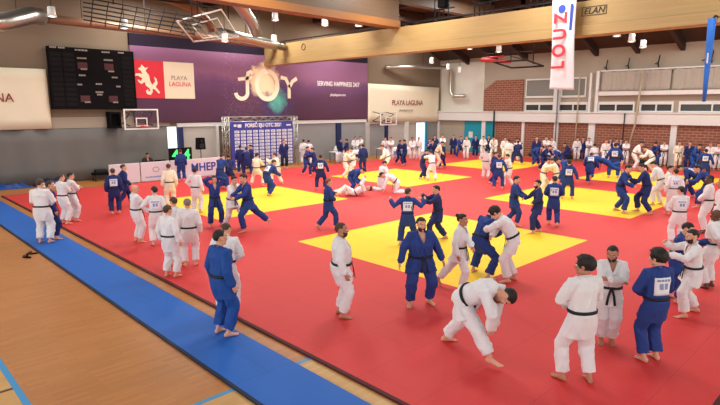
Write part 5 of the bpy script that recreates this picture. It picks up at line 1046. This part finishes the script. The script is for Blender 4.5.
 (35.27, 13.99, 2.036, 0.921, 'hang', 'white', 'judoka in white right of the wide white pillar, first of the brick wall row there', 'short', 'dark', 'light', 0, 0, 1.0, 2, 0.04, 0),
 (37.15, 14.46, 1.942, 0.905, 'belt', 'navy', 'judoka in dark blue second of the row right of the wide white pillar', 'short', 'dark', 'light', 0, 0, 1.0, 2, 0.04, 0),
 (37.15, 14.07, 2.195, 0.9, 'cross', 'white', 'judoka in white half hidden behind the square white patch, by the brick wall', 'short', 'dark', 'light', 0, 0, 1.0, 2, 0.04, 0),
 (37.15, 13.78, 1.664, 0.9, 'hang', 'navy', 'judoka in dark blue left of a white one near the thin wall pipe', 'short', 'dark', 'light', 0, 0, 1.0, 2, 0.04, 0),
 (36.51, 13.22, 1.918, 0.9, 'cross', 'white', 'judoka in white with folded arms below the thin wall pipe', 'short', 'dark', 'light', 0, 0, 1.0, 2, 0.04, 0),
 (33.73, 11.6, -2.723, 1.04, 'stoop', 'white', 'judoka in white leaning into a partner by the slanting rope, left one', 'short', 'dark', 'light', 0, 0, 1.0, 2, 0.04, 0),
 (32.96, 10.62, 0.312, 1.0, 'griplow', 'white', 'judoka in white bent towards a partner by the slanting rope, right one', 'short', 'dark', 'light', 0, 0, 1.0, 2, 0.04, 0),
 (37.15, 11.79, -3.009, 0.9, 'grip', 'navy', 'judoka in dark blue, left one of a pair behind the slanting rope', 'short', 'dark', 'light', 0, 0, 1.0, 2, 0.04, 0),
 (37.15, 11.43, 0.473, 1.0, 'griplow', 'blue', 'judoka in blue, right one of a pair behind the slanting rope', 'short', 'dark', 'light', 0, 0, 1.0, 2, 0.04, 0),
 (37.15, 11.17, 1.863, 0.9, 'cross', 'white', 'judoka in white with folded arms right of the slanting rope', 'short', 'dark', 'light', 0, 0, 1.0, 2, 0.04, 0),
 (36.69, 10.21, 1.93, 0.91, 'hang', 'cream', 'tall judoka in off-white in front of the right white pillar', 'short', 'dark', 'light', 0, 0, 1.0, 2, 0.04, 0),
 (36.54, 9.6, 1.653, 0.928, 'hang', 'navy', 'tall judoka in dark blue just right of the right white pillar', 'short', 'dark', 'light', 0, 0, 1.0, 2, 0.04, 0),
 (35.06, 8.92, 2.867, 1.0, 'stoop', 'royal', 'judoka in bright blue leaning behind the square patch at the right edge', 'short', 'dark', 'light', 0, 0, 1.0, 2, 0.04, 0),
 (31.54, 7.54, -1.301, 0.9, 'wide', 'blue', 'broad judoka in blue with white back patch before the brick wall at the right edge', 'short', 'dark', 'light', 0, 1, 1.15, 2, 0.04, 0),
 (37.15, 8.69, 1.801, 0.9, 'belt', 'white', 'judoka in white peeping out behind the broad blue one at the right edge', 'short', 'grey', 'light', 0, 0, 1.0, 2, 0.04, 0),
 (37.15, 8.28, 1.965, 0.9, 'cross', 'white', 'judoka in white by the brick wall, furthest right of the row', 'short', 'dark', 'light', 0, 0, 1.0, 2, 0.04, 0),
 (24.74, 6.41, 0.114, 1.04, 'bent', 'blue', 'judoka in blue bent level with white back patch, right of the lettered pair in white', 'short', 'dark', 'light', 0, 1, 1.0, 1, 0.04, 0),
 (22.85, 5.43, 0.321, 1.05, 'griplow', 'blue', 'judoka in blue with one leg back, wrestling the bent one near the right edge', 'short', 'dark', 'light', 0, 0, 1.0, 1, 0.04, 0),
 (11.9, 28.72, 3.098, 1.0, 'sit', 'official', 'man in dark clothes seated at the work table behind the barrier', 'short', 'dark', 'light', 0, 0, 1.0, 2, 0, 0),
]
POSES.update({
 'walkw': _st(p=(0, 0, .92), lean=(4, 0, 0), fl=(-.08, -.50, .17, 0, 45), fr=(.08, .10, .085, -8), al=((-.26, .42, -.36), (-.6, -.4, -1)), ar='hang', head=(0, 0), belt=1),
 'N6b': _st(p=(0, -.06, .80), lean=(38, 0, 0), curve=.5, fl=(-.28, .08, .085, 20), fr=(.28, -.06, .085, -30), al='hugup', ar='hug', head=(20, 60)),
 'N6w': _st(p=(0, -.10, .91), lean=(40, 0, 0), curve=.5, fl=(-.13, -.02, .085, 10), fr=(.13, -.14, .085, -15), al='hugup', ar='hug', head=(0, 45)),
 'N7': _st(p=(0, -.12, .84), lean=(82, 10, -14), curve=.62, fl=(-.30, -.40, .085, 25), fr=(.36, .36, .085, -25), al=((.16, .34, .50), (-1, .9, .1), 'w'), ar=((.30, .30, .52), (1, .8, .1), 'w'), head=(-10, 100)),
 'belts': _st(p=(0, -.05, .92), al='belt', ar='belt', lean=(18, 0, 0), head=(0, 30)),
 'crossn': _st(al='foldB', ar='foldA', lean=(0, 0, 0), head=(-15, 22), fl=(-.08, .0, .085, 8), fr=(.08, .02, .085, -8)),
 'belt8': _st(al='belt', ar='belt', fl=(-.17, .1, .085, 20), fr=(.15, -.05, .085, -20), head=(38, 0), lean=(0, 0, 0)),
 'belt10': _st(al='belt', ar='belt', head=(20, 4), lean=(3, 0, 0), fl=(-.12, 0, .085, 8), fr=(.12, .03, .085, -8)),
 'N11': _st(p=(0, 0, .9), lean=(8, 0, 4), al='grip', ar='griphigh', fl=(-.2, .14, .085, 12), fr=(.2, -.18, .085, -25), head=(12, 8)),
 'N12': _st(p=(0, 0, .9), lean=(14, 0, -8), al='griphigh', ar='griplow', fl=(-.2, -.1, .085, 12), fr=(.2, .12, .085, -20), head=(-5, 20)),
 'stride': _st(p=(0, .05, .88), lean=(10, 0, 10), fl=(-.10, .22, .085, 5), fr=(.12, -.60, .22, -5, 55), al='griplow', ar='griplow', head=(10, 15)),
 'walkn': _st(p=(0, 0, .90), lean=(4, 0, 0), fl=(-.10, -.34, .12, 8, 25), fr=(.10, .26, .085, -5), al='phone', ar='belt', head=(15, 2)),
 'walkb': _st(p=(0, 0, .90), lean=(5, 0, 0), fl=(-.10, .20, .085, 8), fr=(.14, -.26, .12, -5, 25), al='belt', ar='belt', head=(5, 5)),
 'reach': _st(p=(0, 0, .90), lean=(6, 0, 0), fl=(-.12, -.26, .11, 8, 15), fr=(.12, .16, .085, -8), al='reachdown', ar='reachdown', head=(0, 8)),
 'reachu': _st(p=(0, -.02, .88), lean=(8, 0, 0), fl=(-.14, .26, .085, 8), fr=(.14, -.30, .085, -20), al='reach', ar='griphigh', head=(0, 4)),
 'hang2': _st(p=(0, 0, .92), lean=(6, 0, 0), fl=(-.15, .18, .085, 8), fr=(.15, -.12, .085, -15), al='belt', ar='griplow', head=(10, 5)),
 'arms': _st(p=(0, 0, .90), lean=(8, 0, 0), fl=(-.2, .05, .085, 8), fr=(.2, -.05, .085, -15), al='side', ar='side', head=(-25, 5)),
 'official': _st(al='behind', ar='hang', lean=(0, 0, 0)),
})
mat('gi_official', rgb(40, 42, 50), .8)
FIG = {}
LOD = {0: (.0075, .0115), 1: (.0095, .015), 2: (.0125, .019)}
for i, (x, y, rz, s, pose, col, label, hair, hc, skin, beard, patch, g, lod, z0, fem) in enumerate(PEOPLE):
    key = (pose, hair, beard, patch, g, lod, fem, i if lod == 0 else (i % 2 if lod == 1 else 0))
    if key not in FIG:
        FIG[key] = build_figure(key, POSES[pose], LOD[lod][0], LOD[lod][1], g, bool(fem), i * 7 + 3, hair, bool(beard), bool(patch))
    b = person(FIG[key], x, y, rz, s, col, label, dict(white='judoka in white suits', cream='judoka in white suits', official='people in dark clothes').get(col, 'judoka in blue suits'), skin, hc, z0)
    if pose == 'official':
        for c in b.children:
            if c.name.startswith('trousers'): c.material_slots[0].material = M['trouser_black']
